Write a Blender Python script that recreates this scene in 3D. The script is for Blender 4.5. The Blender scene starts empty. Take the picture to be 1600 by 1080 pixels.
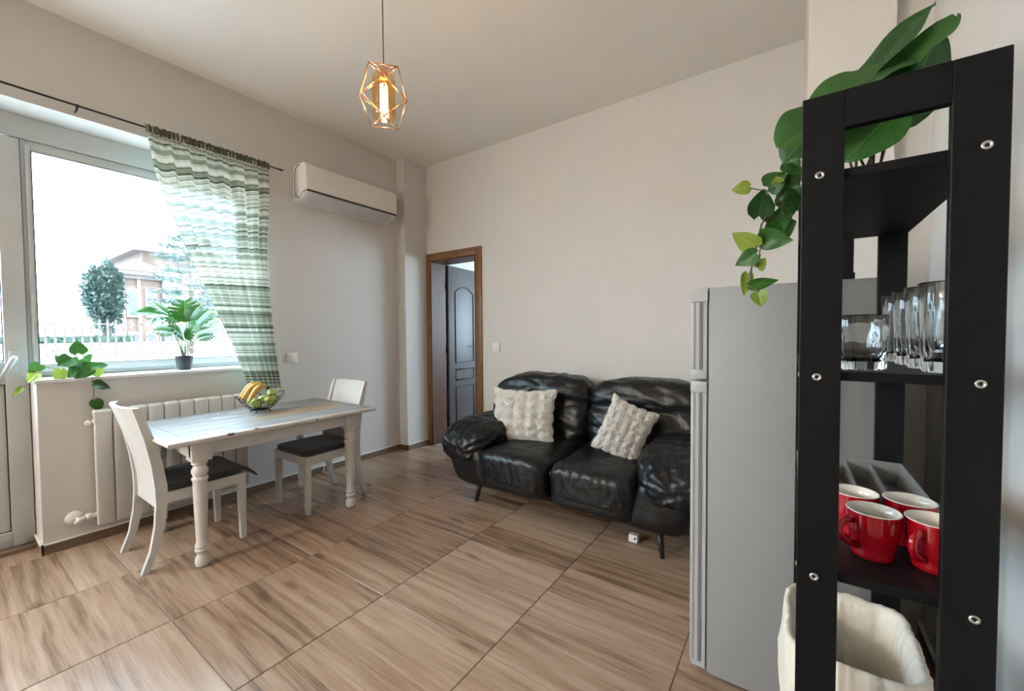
import bpy, bmesh, math, random
from mathutils import Vector, Matrix, noise
random.seed(7)
PI = math.pi
sc = bpy.context.scene
col = sc.collection

# ------------------------------------------------------------------ camera
CAM_H = 1.19
F_PX, YAW, PITCH, ROLL = 635.18, 0.605305, -0.030132, -0.007751
def _axes():
    cy, sy = math.cos(YAW), math.sin(YAW)
    f = Vector((-sy*math.cos(PITCH), cy*math.cos(PITCH), math.sin(PITCH)))
    r = Vector((cy, sy, 0)); u = r.cross(f)
    c, s = math.cos(ROLL), math.sin(ROLL)
    return c*r+s*u, -s*r+c*u, f
CR, CU, CF = _axes()
CP = Vector((0, 0, CAM_H))
def at(px, py, X=None, Y=None, Z=None):
    """a point of the place read off the photograph, on a plane at a known distance"""
    d = CR*((px-800)/F_PX) - CU*((py-540)/F_PX) + CF
    if X is not None: t = X/d.x
    elif Y is not None: t = Y/d.y
    else: t = (Z-CAM_H)/d.z
    return CP + d*t
cd = bpy.data.cameras.new('camera'); cam = bpy.data.objects.new('camera', cd); col.objects.link(cam)
cd.sensor_width = 36.0; cd.lens = 36.0*F_PX/1600.0; cd.clip_start = 0.02; cd.clip_end = 300
M = Matrix((CR, CU, -CF)).transposed().to_4x4(); M.translation = CP
cam.matrix_world = M
sc.camera = cam

# ------------------------------------------------------------------ light and exposure
w = bpy.data.worlds.new('sky'); sc.world = w; w.use_nodes = True
bg = w.node_tree.nodes['Background']
bg.inputs['Color'].default_value = (0.62, 0.82, 1.0, 1)
bg.inputs['Strength'].default_value = 6.5
vs = sc.view_settings
vs.view_transform = 'Standard'; vs.look = 'None'; vs.gamma = 1.0; vs.use_curve_mapping = False
vs.exposure = 1.92
sd = bpy.data.lights.new('sun', 'SUN'); sd.energy = 4.0; sd.angle = 0.01; sd.color = (1.0, 0.95, 0.88)
so = bpy.data.objects.new('sun', sd); col.objects.link(so)
so.rotation_euler = Vector((-0.60, 0.0, -0.80)).to_track_quat('-Z', 'Y').to_euler()   # high behind the building: no sun enters the room
def portal(name, loc, rot, sx, sy):
    l = bpy.data.lights.new(name, 'AREA'); l.shape = 'RECTANGLE'; l.size = sx; l.size_y = sy
    l.cycles.is_portal = True
    o = bpy.data.objects.new(name, l); o.location = loc; o.rotation_euler = rot; col.objects.link(o)
portal('window_portal', (-3.66, 0.1, 1.22), (0, -PI/2, 0), 2.5, 2.8)
portal('far_room_portal', (-1.7, 5.75, 1.55), (-PI/2, 0, 0), 1.5, 1.4)

# ------------------------------------------------------------------ helpers
ORG = {}
def tag(o, label=None, cat=None, group=None, kind=None):
    if label: o['label'] = label
    if cat: o['category'] = cat
    if group: o['group'] = group
    if kind: o['kind'] = kind
    return o
def thing(name, label, cat, loc=(0, 0, 0), group=None, kind=None):
    o = bpy.data.objects.new(name, None); col.objects.link(o); o.location = loc
    o.empty_display_size = 0.05
    ORG[o.name] = Vector(loc)
    return tag(o, label, cat, group, kind)
class MB:
    def __init__(s): s.v = []; s.f = []; s.uv = None
    def add(s, vs, fs):
        b = len(s.v); s.v += [Vector(p) for p in vs]; s.f += [tuple(b+i for i in f) for f in fs]; return s
    def box(s, a, b):
        x0, x1 = sorted((a[0], b[0])); y0, y1 = sorted((a[1], b[1])); z0, z1 = sorted((a[2], b[2]))
        return s.add([(x0,y0,z0),(x1,y0,z0),(x1,y1,z0),(x0,y1,z0),(x0,y0,z1),(x1,y0,z1),(x1,y1,z1),(x0,y1,z1)],
                     [(3,2,1,0),(4,5,6,7),(0,1,5,4),(1,2,6,5),(2,3,7,6),(3,0,4,7)])
    def rbox(s, a, b, r=0.005, seg=2):
        """box with rounded edges"""
        lo = Vector([min(a[i], b[i]) for i in range(3)]); hi = Vector([max(a[i], b[i]) for i in range(3)])
        bm = bmesh.new(); bmesh.ops.create_cube(bm, size=1)
        for v in bm.verts:
            v.co = Vector([lo[i] if v.co[i] < 0 else hi[i] for i in range(3)])
        bmesh.ops.bevel(bm, geom=list(bm.edges), offset=r, segments=seg, profile=0.5, affect='EDGES')
        bm.verts.index_update()
        s.add([v.co.copy() for v in bm.verts], [[v.index for v in f.verts] for f in bm.faces]); bm.free(); return s
    def lathe(s, prof, c=(0, 0, 0), n=24, mod=None, sx=1, sy=1, close=True):
        k = len(prof); vs = []
        for i in range(n):
            a = 2*PI*i/n
            for (r, z) in prof:
                rr = r*(mod(a, z) if mod else 1)
                vs.append((c[0]+rr*math.cos(a)*sx, c[1]+rr*math.sin(a)*sy, c[2]+z))
        fs = []
        for i in range(n):
            j = (i+1) % n
            for q in range(k-1): fs.append((i*k+q, j*k+q, j*k+q+1, i*k+q+1))
        if close:
            if prof[0][0] > 1e-5: fs.append(tuple(i*k for i in range(n))[::-1])
            if prof[-1][0] > 1e-5: fs.append(tuple(i*k+k-1 for i in range(n)))
        return s.add(vs, fs)
    def tube(s, pts, r, n=8, cap=True, closed=False):
        pts = [Vector(p) for p in pts]; m = len(pts)
        rs = r if isinstance(r, (list, tuple)) else [r]*m
        vs = []; up = None
        for i, p in enumerate(pts):
            if closed: t = pts[(i+1) % m]-pts[i-1]
            else: t = pts[min(i+1, m-1)]-pts[max(i-1, 0)]
            t.normalize()
            if up is None:
                up = Vector((0, 0, 1)) if abs(t.z) < 0.9 else Vector((1, 0, 0))
            a = t.cross(up); a.normalize(); b = a.cross(t); up = b
            for q in range(n):
                an = 2*PI*q/n; vs.append(p+a*(rs[i]*math.cos(an))+b*(rs[i]*math.sin(an)))
        fs = []
        for i in range(m if closed else m-1):
            i2 = (i+1) % m
            for q in range(n):
                q2 = (q+1) % n; fs.append((i*n+q, i*n+q2, i2*n+q2, i2*n+q))
        if cap and not closed:
            fs.append(tuple(range(n))[::-1]); fs.append(tuple((m-1)*n+q for q in range(n)))
        return s.add(vs, fs)
    def prism(s, poly, axis, a, b):
        """extrude a closed 2D outline along an axis (0=x: poly is (y,z); 1=y: (x,z); 2=z: (x,y))"""
        def P(p, t):
            return (t, p[0], p[1]) if axis == 0 else (p[0], t, p[1]) if axis == 1 else (p[0], p[1], t)
        n = len(poly)
        return s.add([P(p, a) for p in poly]+[P(p, b) for p in poly],
                     [tuple(range(n))[::-1], tuple(range(n, 2*n))]+[(i, (i+1) % n, n+(i+1) % n, n+i) for i in range(n)])
    def sweep4(s, secs):
        """bar through a list of quad sections"""
        vs = [p for q in secs for p in q]; fs = [(3, 2, 1, 0)]
        for i in range(len(secs)-1):
            for k in range(4):
                k2 = (k+1) % 4; fs.append((i*4+k, i*4+k2, i*4+4+k2, i*4+4+k))
        e = 4*(len(secs)-1); fs.append((e, e+1, e+2, e+3))
        return s.add(vs, fs)
    def puff(s, c, h, p=5.0, n=18, deform=None):
        """soft rounded block (superellipsoid on a cube grid)"""
        bm = bmesh.new(); seen = {}
        def V(d):
            key = tuple(round(q, 5) for q in d)
            if key in seen: return seen[key]
            d = Vector(d).normalized()
            k = (abs(d.x)**p+abs(d.y)**p+abs(d.z)**p)**(-1/p)
            q = d*k
            q = Vector((q.x*h[0], q.y*h[1], q.z*h[2]))
            if deform: q = deform(q, d)
            seen[key] = len(s.v); s.v.append(Vector(c)+q); return seen[key]
        bm.free()
        for ax in range(3):
            for sg in (-1, 1):
                for i in range(n):
                    for j in range(n):
                        cs = []
                        for (ii, jj) in ((i, j), (i+1, j), (i+1, j+1), (i, j+1)):
                            a = math.tan((ii/n*2-1)*PI/4); b = math.tan((jj/n*2-1)*PI/4)
                            d = [0, 0, 0]; d[ax] = sg; d[(ax+1) % 3] = a; d[(ax+2) % 3] = b
                            cs.append(V(d))
                        s.f.append(tuple(cs if sg > 0 else cs[::-1]))
        return s
    def xform(s, m, start=0):
        for i in range(start, len(s.v)): s.v[i] = m @ s.v[i]
        return s
    def build(s, name, m, parent=None, smooth=False, loc=None, auto=None):
        org = Vector(loc) if loc is not None else Vector((0, 0, 0))
        base = org.copy()
        if parent is not None: base = ORG.get(parent.name, Vector((0, 0, 0)))+org
        me = bpy.data.meshes.new(name)
        me.from_pydata([tuple(v-base) for v in s.v], [], s.f); me.validate(); me.update()
        if s.uv:
            l = me.uv_layers.new(name='UVMap')
            for lp in me.loops: l.data[lp.index].uv = s.uv[lp.vertex_index]
        if smooth: me.shade_smooth()
        if auto is not None:
            me.shade_smooth(); me.set_sharp_from_angle(angle=math.radians(auto))
        me.materials.append(m)
        o = bpy.data.objects.new(name, me); col.objects.link(o); o.location = org
        if parent is not None: o.parent = parent
        ORG[o.name] = base
        return o
def copy_tree(o, parent=None):
    c = o.copy(); col.objects.link(c); c.parent = parent
    for ch in list(o.children): copy_tree(ch, c)
    return c

# ------------------------------------------------------------------ materials
def newmat(name):
    m = bpy.data.materials.new(name); m.use_nodes = True
    nt = m.node_tree; return m, nt, nt.nodes, nt.links, nt.nodes['Principled BSDF']
def ramp(N, stops, interp='LINEAR'):
    r = N.new('ShaderNodeValToRGB'); e = r.color_ramp; e.interpolation = interp
    while len(e.elements) < len(stops): e.elements.new(0.5)
    for q, (p, c) in zip(e.elements, stops): q.position = p; q.color = (*c, 1) if len(c) == 3 else c
    return r
def mat(name, c, rough=0.5, metal=0.0, c2=None, scale=8.0, stretch=(1, 1, 1), bump=0.0, bscale=60.0, trans=0.0, ior=1.45, coat=0.0, spec=0.5, sheen=0.0, emit=None, estr=0, detail=3):
    m, nt, N, L, B = newmat(name)
    B.inputs['Roughness'].default_value = rough; B.inputs['Metallic'].default_value = metal
    B.inputs['Transmission Weight'].default_value = trans; B.inputs['IOR'].default_value = ior
    B.inputs['Coat Weight'].default_value = coat; B.inputs['Specular IOR Level'].default_value = spec
    B.inputs['Sheen Weight'].default_value = sheen
    tc = N.new('ShaderNodeTexCoord'); mp = N.new('ShaderNodeMapping'); mp.inputs['Scale'].default_value = stretch
    L.new(tc.outputs['Object'], mp.inputs['Vector'])
    if c2 is None: c2 = tuple(x*0.94 for x in c)
    n = N.new('ShaderNodeTexNoise'); n.inputs['Scale'].default_value = scale; n.inputs['Detail'].default_value = detail
    L.new(mp.outputs['Vector'], n.inputs['Vector'])
    r = ramp(N, [(0.35, c), (0.65, c2)]); L.new(n.outputs['Fac'], r.inputs['Fac'])
    L.new(r.outputs['Color'], B.inputs['Base Color'])
    if bump:
        b = N.new('ShaderNodeTexNoise'); b.inputs['Scale'].default_value = bscale; b.inputs['Detail'].default_value = 4
        L.new(mp.outputs['Vector'], b.inputs['Vector'])
        bp = N.new('ShaderNodeBump'); bp.inputs['Strength'].default_value = bump; bp.inputs['Distance'].default_value = 0.01
        L.new(b.outputs['Fac'], bp.inputs['Height']); L.new(bp.outputs['Normal'], B.inputs['Normal'])
    if emit:
        B.inputs['Emission Color'].default_value = (*emit, 1); B.inputs['Emission Strength'].default_value = estr
    return m
WALL = mat('wall_paint', (0.64, 0.617, 0.59), 0.85, c2=(0.63, 0.609, 0.583), scale=3, bump=0.03, bscale=180)
CEIL = mat('ceiling_paint', (0.84, 0.805, 0.75), 0.9, c2=(0.83, 0.795, 0.742), scale=2, bump=0.02, bscale=150)
BOUNCE_CUT = mat('bounce_cut_wall', (0.17, 0.15, 0.13), 0.7, scale=3)  # unseen walls made dark to keep bounced light off the window wall
PVC = mat('white_pvc', (0.56, 0.585, 0.59), 0.3, scale=4)
SILL = mat('white_sill', (0.84, 0.85, 0.85), 0.35)
GROUT = mat('grout', (0.27, 0.215, 0.17), 0.8, scale=30)
SKIRT = mat('skirting_tile', (0.16, 0.105, 0.07), 0.45, c2=(0.22, 0.15, 0.10), scale=6, stretch=(1, 1, 8))
WOOD = mat('door_frame_wood', (0.235, 0.115, 0.045), 0.4, c2=(0.175, 0.078, 0.028), scale=9, stretch=(9, 9, 0.8))
JAMB = mat('door_lining_wood', (0.11, 0.045, 0.024), 0.45, c2=(0.08, 0.031, 0.016), scale=9, stretch=(9, 9, 0.8))
LEAF_DOOR = mat('door_leaf_veneer', (0.085, 0.075, 0.074), 0.45, c2=(0.062, 0.055, 0.054), scale=10, stretch=(9, 9, 0.7))
LEAF_GROOVE = mat('door_leaf_groove', (0.022, 0.020, 0.022), 0.5)
CHROME = mat('chrome', (0.75, 0.75, 0.75), 0.2, metal=1.0)
DARKMETAL = mat('dark_metal', (0.03, 0.028, 0.028), 0.35, metal=0.8)
WHITEPAINT = mat('white_furniture_paint', (0.66, 0.65, 0.63), 0.38, c2=(0.61, 0.60, 0.58), scale=14, bump=0.05, bscale=50)
WPLASTIC = mat('white_plastic', (0.80, 0.78, 0.74), 0.35)
ACWHITE = mat('air_conditioner_plastic', (0.80, 0.76, 0.72), 0.3)
ACLOW = mat('air_conditioner_grille', (0.60, 0.60, 0.60), 0.35)
BLACKLINE = mat('black_trim', (0.015, 0.015, 0.016), 0.4)
RADI = mat('radiator_enamel', (0.62, 0.60, 0.56), 0.3)
SEATCLOTH = mat('charcoal_cloth', (0.034, 0.033, 0.040), 0.75, c2=(0.045, 0.043, 0.052), scale=40, bump=0.25, bscale=300, sheen=0.3)
BLACKBOARD = mat('black_shelf_foil', (0.0035, 0.004, 0.005), 0.5, c2=(0.0045, 0.005, 0.006), scale=20, stretch=(6, 6, 0.6), bump=0.04, bscale=90, spec=0.22)
STEEL = mat('screw_steel', (0.62, 0.62, 0.60), 0.35, metal=1.0)
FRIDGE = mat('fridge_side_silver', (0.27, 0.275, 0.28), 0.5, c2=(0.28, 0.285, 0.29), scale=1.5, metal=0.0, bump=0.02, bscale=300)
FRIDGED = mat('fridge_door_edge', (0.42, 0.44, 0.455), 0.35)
GASKET = mat('fridge_gasket', (0.16, 0.16, 0.17), 0.6)
SOIL = mat('soil', (0.05, 0.035, 0.025), 0.95, bump=0.5, bscale=80)
POT = mat('black_pot', (0.022, 0.022, 0.026), 0.4)
STEM = mat('plant_stem', (0.10, 0.085, 0.05), 0.6)
GSTEM = mat('green_stem', (0.12, 0.17, 0.05), 0.5)
MUGRED = mat('red_glaze', (0.34, 0.003, 0.010), 0.12, coat=0.6, scale=3)
MUGWHITE = mat('cream_glaze', (0.74, 0.70, 0.64), 0.15, coat=0.5)
LINER = mat('bin_liner', (0.66, 0.62, 0.54), 0.6, c2=(0.60, 0.56, 0.48), scale=9, bump=0.6, bscale=26)
BINM = mat('bin_plastic', (0.55, 0.55, 0.54), 0.5)
WIRE = mat('black_wire', (0.012, 0.012, 0.012), 0.4, metal=0.5)
COPPER = mat('rose_copper', (0.80, 0.45, 0.30), 0.25, metal=1.0)
CORDM = mat('lamp_cord', (0.16, 0.14, 0.12), 0.6)
FUR = mat('white_faux_fur', (0.84, 0.81, 0.75), 0.95, c2=(0.76, 0.72, 0.66), scale=20, bump=0.8, bscale=120, sheen=0.8)
def glassmat(name, c, gl=0.07, rough=0.02):
    m, nt, N, L, B = newmat(name); N.remove(B)
    t = N.new('ShaderNodeBsdfTransparent'); t.inputs['Color'].default_value = (*c, 1)
    g = N.new('ShaderNodeBsdfGlossy'); g.inputs['Roughness'].default_value = rough
    mx = N.new('ShaderNodeMixShader'); mx.inputs[0].default_value = gl
    L.new(t.outputs[0], mx.inputs[1]); L.new(g.outputs[0], mx.inputs[2]); L.new(mx.outputs[0], N['Material Output'].inputs[0]); return m
PANE = glassmat('window_glass', (0.97, 0.985, 0.98))
AMBER = glassmat('amber_glass', (1.0, 0.87, 0.66), 0.05)
TUMBLER = mat('clear_glass', (0.97, 0.99, 0.985), 0.02, trans=1.0, ior=1.47, c2=(0.96, 0.985, 0.98))
def translucent(name, c, c2, scale, mixt=0.35, rough=0.4, veins=False):
    m, nt, N, L, B = newmat(name)
    tc = N.new('ShaderNodeTexCoord'); n = N.new('ShaderNodeTexNoise'); n.inputs['Scale'].default_value = scale; n.inputs['Detail'].default_value = 3
    L.new(tc.outputs['Object'], n.inputs['Vector'])
    oi = N.new('ShaderNodeObjectInfo'); ad = N.new('ShaderNodeMath'); ad.operation = 'MULTIPLY_ADD'; ad.inputs[1].default_value = 0.5; ad.inputs[2].default_value = -0.25
    L.new(oi.outputs['Random'], ad.inputs[0]); sm = N.new('ShaderNodeMath'); L.new(n.outputs['Fac'], sm.inputs[0]); L.new(ad.outputs[0], sm.inputs[1])
    r = ramp(N, [(0.25, c), (0.75, c2)]); L.new(sm.outputs[0], r.inputs['Fac'])
    co_ = r.outputs['Color']
    if veins:
        def MA(op, a, b=None, c=None):
            n = N.new('ShaderNodeMath'); n.operation = op
            for i, q in enumerate((a, b, c)):
                if q is None: continue
                if isinstance(q, (int, float)): n.inputs[i].default_value = q
                else: L.new(q, n.inputs[i])
            return n.outputs[0]
        uv = N.new('ShaderNodeUVMap'); sp = N.new('ShaderNodeSeparateXYZ'); L.new(uv.outputs[0], sp.inputs[0])
        ax = MA('ABSOLUTE', MA('SUBTRACT', sp.outputs['X'], 0.5))
        mid = MA('LESS_THAN', ax, 0.018)
        side_ = MA('LESS_THAN', MA('FRACT', MA('MULTIPLY_ADD', sp.outputs['Y'], 7.0, MA('MULTIPLY', ax, -5.0))), 0.07)
        vf = MA('MAXIMUM', mid, MA('MULTIPLY', side_, 0.5))
        mxc = N.new('ShaderNodeMix'); mxc.data_type = 'RGBA'; L.new(MA('MULTIPLY', vf, 0.6), mxc.inputs[0]); L.new(co_, mxc.inputs[6]); mxc.inputs[7].default_value = (c2[0]*1.8+0.03, c2[1]*1.5+0.03, c2[2]*1.8+0.01, 1); co_ = mxc.outputs[2]
    L.new(co_, B.inputs['Base Color']); B.inputs['Roughness'].default_value = rough
    t = N.new('ShaderNodeBsdfTranslucent'); L.new(co_, t.inputs['Color'])
    mx = N.new('ShaderNodeMixShader'); mx.inputs[0].default_value = mixt
    L.new(B.outputs[0], mx.inputs[1]); L.new(t.outputs[0], mx.inputs[2]); L.new(mx.outputs[0], N['Material Output'].inputs[0]); return m
LEAFD = translucent('dark_green_leaf', (0.018, 0.075, 0.016), (0.045, 0.15, 0.028), 6, veins=True)
LEAFM = translucent('mid_green_leaf', (0.018, 0.095, 0.012), (0.042, 0.17, 0.020), 9, 0.12, veins=True)
LEAFL = translucent('young_green_leaf', (0.16, 0.27, 0.03), (0.28, 0.38, 0.055), 10, 0.25, veins=True)
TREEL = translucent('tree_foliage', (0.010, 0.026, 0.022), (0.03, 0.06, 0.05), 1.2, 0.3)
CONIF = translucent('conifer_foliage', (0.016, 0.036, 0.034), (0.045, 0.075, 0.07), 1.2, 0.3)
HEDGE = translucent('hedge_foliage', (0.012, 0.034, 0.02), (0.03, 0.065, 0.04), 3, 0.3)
BANANA = mat('banana_skin', (0.62, 0.40, 0.08), 0.45, c2=(0.52, 0.29, 0.05), scale=16)
APPLE = mat('green_apple_skin', (0.40, 0.52, 0.10), 0.3, c2=(0.50, 0.58, 0.18), scale=18)
STALK = mat('brown_stalk', (0.06, 0.04, 0.02), 0.7)
TRAYM = mat('smoky_plastic', (0.20, 0.205, 0.205), 0.35, trans=0.2, c2=(0.22, 0.225, 0.225))

def leather():
    m, nt, N, L, B = newmat('black_leather')
    B.inputs['Base Color'].default_value = (0.0045, 0.005, 0.0065, 1); B.inputs['Roughness'].default_value = 0.36
    B.inputs['Specular IOR Level'].default_value = 0.42
    tc = N.new('ShaderNodeTexCoord')
    a = N.new('ShaderNodeTexNoise'); a.inputs['Scale'].default_value = 9; a.inputs['Detail'].default_value = 5; a.inputs['Distortion'].default_value = 1.2
    v = N.new('ShaderNodeTexVoronoi'); v.inputs['Scale'].default_value = 260
    L.new(tc.outputs['Object'], a.inputs['Vector']); L.new(tc.outputs['Object'], v.inputs['Vector'])
    r = ramp(N, [(0.0, (0.27,)*3), (1.0, (0.44,)*3)]); L.new(a.outputs['Fac'], r.inputs['Fac']); L.new(r.outputs['Color'], B.inputs['Roughness'])
    b1 = N.new('ShaderNodeBump'); b1.inputs['Strength'].default_value = 0.30; b1.inputs['Distance'].default_value = 0.03; L.new(a.outputs['Fac'], b1.inputs['Height'])
    b2 = N.new('ShaderNodeBump'); b2.inputs['Strength'].default_value = 0.12; b2.inputs['Distance'].default_value = 0.002; L.new(v.outputs['Distance'], b2.inputs['Height'])
    L.new(b1.outputs['Normal'], b2.inputs['Normal']); L.new(b2.outputs['Normal'], B.inputs['Normal'])
    return m
LEATHER = leather()

def tilemat():
    """wood-print porcelain: three printed boards per tile, each with its own tone, grain along x, a few knots"""
    m, nt, N, L, B = newmat('wood_print_tile')
    def MA(op, a, b=None, c=None):
        n = N.new('ShaderNodeMath'); n.operation = op
        for i, q in enumerate((a, b, c)):
            if q is None: continue
            if isinstance(q, (int, float)): n.inputs[i].default_value = q
            else: L.new(q, n.inputs[i])
        return n.outputs[0]
    tc = N.new('ShaderNodeTexCoord'); oi = N.new('ShaderNodeObjectInfo'); sp = N.new('ShaderNodeSeparateXYZ')
    L.new(tc.outputs['Object'], sp.inputs[0])
    rnd = oi.outputs['Random']
    ys = MA('MULTIPLY_ADD', sp.outputs['Y'], 5.6, MA('MULTIPLY', rnd, 7.0))
    board = MA('FLOOR', ys)
    wn = N.new('ShaderNodeTexWhiteNoise'); wn.noise_dimensions = '2D'
    cb = N.new('ShaderNodeCombineXYZ'); L.new(board, cb.inputs[0]); L.new(MA('MULTIPLY', rnd, 91.0), cb.inputs[1]); L.new(cb.outputs[0], wn.inputs['Vector'])
    ox = MA('MULTIPLY_ADD', wn.outputs['Value'], 30.0, sp.outputs['X'])
    oy = MA('MULTIPLY_ADD', rnd, 50.0, sp.outputs['Y'])
    # slow waviness of the grain
    c1 = N.new('ShaderNodeCombineXYZ'); L.new(ox, c1.inputs[0]); L.new(oy, c1.inputs[1])
    mw = N.new('ShaderNodeMapping'); mw.inputs['Scale'].default_value = (1.9, 5.0, 1); L.new(c1.outputs[0], mw.inputs['Vector'])
    wv = N.new('ShaderNodeTexNoise'); wv.inputs['Scale'].default_value = 1.0; wv.inputs['Detail'].default_value = 2; L.new(mw.outputs[0], wv.inputs['Vector'])
    oy2 = MA('MULTIPLY_ADD', wv.outputs['Fac'], 0.030, oy)
    c2 = N.new('ShaderNodeCombineXYZ'); L.new(MA('MULTIPLY', ox, 1.5), c2.inputs[0]); L.new(MA('MULTIPLY', oy2, 26.0), c2.inputs[1])
    g = N.new('ShaderNodeTexNoise'); g.inputs['Scale'].default_value = 1.0; g.inputs['Detail'].default_value = 5; g.inputs['Roughness'].default_value = 0.62; L.new(c2.outputs[0], g.inputs['Vector'])
    c3 = N.new('ShaderNodeCombineXYZ'); L.new(MA('MULTIPLY', ox, 5.0), c3.inputs[0]); L.new(MA('MULTIPLY', oy2, 170.0), c3.inputs[1])
    fg = N.new('ShaderNodeTexNoise'); fg.inputs['Scale'].default_value = 1.0; fg.inputs['Detail'].default_value = 3; L.new(c3.outputs[0], fg.inputs['Vector'])
    # knots
    c4 = N.new('ShaderNodeCombineXYZ'); L.new(MA('MULTIPLY', ox, 2.6), c4.inputs[0]); L.new(MA('MULTIPLY', oy2, 7.0), c4.inputs[1])
    vo = N.new('ShaderNodeTexVoronoi'); vo.inputs['Scale'].default_value = 0.8; L.new(c4.outputs[0], vo.inputs['Vector'])
    kn = N.new('ShaderNodeMapRange'); kn.inputs[1].default_value = 0.03; kn.inputs[2].default_value = 0.20; kn.inputs[3].default_value = 1.0; kn.inputs[4].default_value = 0.0; kn.interpolation_type = 'SMOOTHSTEP'
    L.new(vo.outputs['Distance'], kn.inputs[0])
    gv = MA('MULTIPLY_ADD', fg.outputs['Fac'], 0.22, MA('MULTIPLY', g.outputs['Fac'], 0.85))
    gv = MA('SUBTRACT', gv, MA('MULTIPLY', kn.outputs[0], 0.16))
    gv = MA('ADD', gv, MA('MULTIPLY_ADD', wn.outputs['Value'], 0.20, -0.08))
    r = ramp(N, [(0.27, (0.100, 0.060, 0.038)), (0.40, (0.205, 0.126, 0.080)), (0.52, (0.320, 0.207, 0.139)), (0.72, (0.43, 0.305, 0.222))])
    L.new(gv, r.inputs['Fac']); L.new(r.outputs['Color'], B.inputs['Base Color'])
    B.inputs['Roughness'].default_value = 0.27; B.inputs['Specular IOR Level'].default_value = 0.5
    bp = N.new('ShaderNodeBump'); bp.inputs['Strength'].default_value = 0.10; bp.inputs['Distance'].default_value = 0.003
    L.new(fg.outputs['Fac'], bp.inputs['Height']); L.new(bp.outputs['Normal'], B.inputs['Normal'])
    return m
TILE = tilemat()

def curtainmat():
    m, nt, N, L, B = newmat('striped_curtain_cloth'); N.remove(B)
    uv = N.new('ShaderNodeUVMap'); sp = N.new('ShaderNodeSeparateXYZ'); L.new(uv.outputs[0], sp.inputs[0])
    def N1(scale, detail=0):
        n = N.new('ShaderNodeTexNoise'); n.noise_dimensions = '1D'; n.inputs['Scale'].default_value = scale; n.inputs['Detail'].default_value = detail
        L.new(sp.outputs['Y'], n.inputs['W']); return n.outputs['Fac']
    wide = ramp(N, [(0.0, (0.30, 0.35, 0.27)), (0.40, (0.40, 0.44, 0.35)), (0.46, (0.76, 0.78, 0.71)), (0.53, (0.50, 0.54, 0.45)), (0.57, (0.82, 0.83, 0.77)), (0.66, (0.45, 0.49, 0.40))], 'CONSTANT')
    L.new(N1(38), wide.inputs['Fac'])
    thin = ramp(N, [(0.0, (0.26, 0.27, 0.22)), (0.30, (1, 1, 1))], 'CONSTANT'); L.new(N1(95), thin.inputs['Fac'])
    mul = N.new('ShaderNodeMix'); mul.data_type = 'RGBA'; mul.blend_type = 'MULTIPLY'; mul.inputs[0].default_value = 1
    L.new(wide.outputs['Color'], mul.inputs[6]); L.new(thin.outputs['Color'], mul.inputs[7])
    c = mul.outputs[2]
    d = N.new('ShaderNodeBsdfDiffuse'); t = N.new('ShaderNodeBsdfTranslucent'); L.new(c, d.inputs[0]); L.new(c, t.inputs[0])
    m1 = N.new('ShaderNodeMixShader'); m1.inputs[0].default_value = 0.18; L.new(d.outputs[0], m1.inputs[1]); L.new(t.outputs[0], m1.inputs[2])
    tr = N.new('ShaderNodeBsdfTransparent')
    m2 = N.new('ShaderNodeMixShader'); m2.inputs[0].default_value = 0.03; L.new(m1.outputs[0], m2.inputs[1]); L.new(tr.outputs[0], m2.inputs[2])
    L.new(m2.outputs[0], N['Material Output'].inputs[0]); return m
CURTAIN = curtainmat()
def tabletopmat():
    m, nt, N, L, B = newmat('whitewashed_plank')
    tc = N.new('ShaderNodeTexCoord'); mp = N.new('ShaderNodeMapping'); mp.inputs['Scale'].default_value = (14, 1.6, 4); L.new(tc.outputs['Object'], mp.inputs[0])
    oi = N.new('ShaderNodeObjectInfo')
    n = N.new('ShaderNodeTexNoise'); n.inputs['Scale'].default_value = 2.2; n.inputs['Detail'].default_value = 5; n.noise_dimensions = '4D'
    L.new(mp.outputs[0], n.inputs['Vector']); mu = N.new('ShaderNodeMath'); mu.operation = 'MULTIPLY'; mu.inputs[1].default_value = 40; L.new(oi.outputs['Random'], mu.inputs[0]); L.new(mu.outputs[0], n.inputs['W'])
    r = ramp(N, [(0.30, (0.17, 0.145, 0.118)), (0.45, (0.25, 0.246, 0.236)), (0.6, (0.30, 0.30, 0.298))]); L.new(n.outputs['Fac'], r.inputs['Fac'])
    L.new(r.outputs['Color'], B.inputs['Base Color']); B.inputs['Roughness'].default_value = 0.45; B.inputs['Specular IOR Level'].default_value = 0.22
    return m
TTOP = tabletopmat()
RIMPAINT = mat('chipped_white_paint', (0.80, 0.79, 0.76), 0.38, scale=16, stretch=(1, 0.7, 3))
def _chips(m):
    for n in m.node_tree.nodes:
        if n.bl_idname == 'ShaderNodeValToRGB':
            e = n.color_ramp; e.elements[0].position = 0.655; e.elements[1].position = 0.675; e.elements[0].color = (0.66, 0.65, 0.63, 1); e.elements[1].color = (0.16, 0.09, 0.06, 1)
_chips(RIMPAINT)
TANPLANK = mat('bare_tan_plank', (0.30, 0.215, 0.135), 0.4, c2=(0.38, 0.30, 0.215), scale=5, stretch=(10, 1, 1))

# ------------------------------------------------------------------ room shell
XL, YB, ZC, XR = -3.34, 3.08, 2.955, 0.42
WX = -3.57                       # inner face of the window frames
YF = -4.6                        # far kitchen wall behind the camera
def struct(o, label=None): return tag(o, label, None, None, 'structure')

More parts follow.
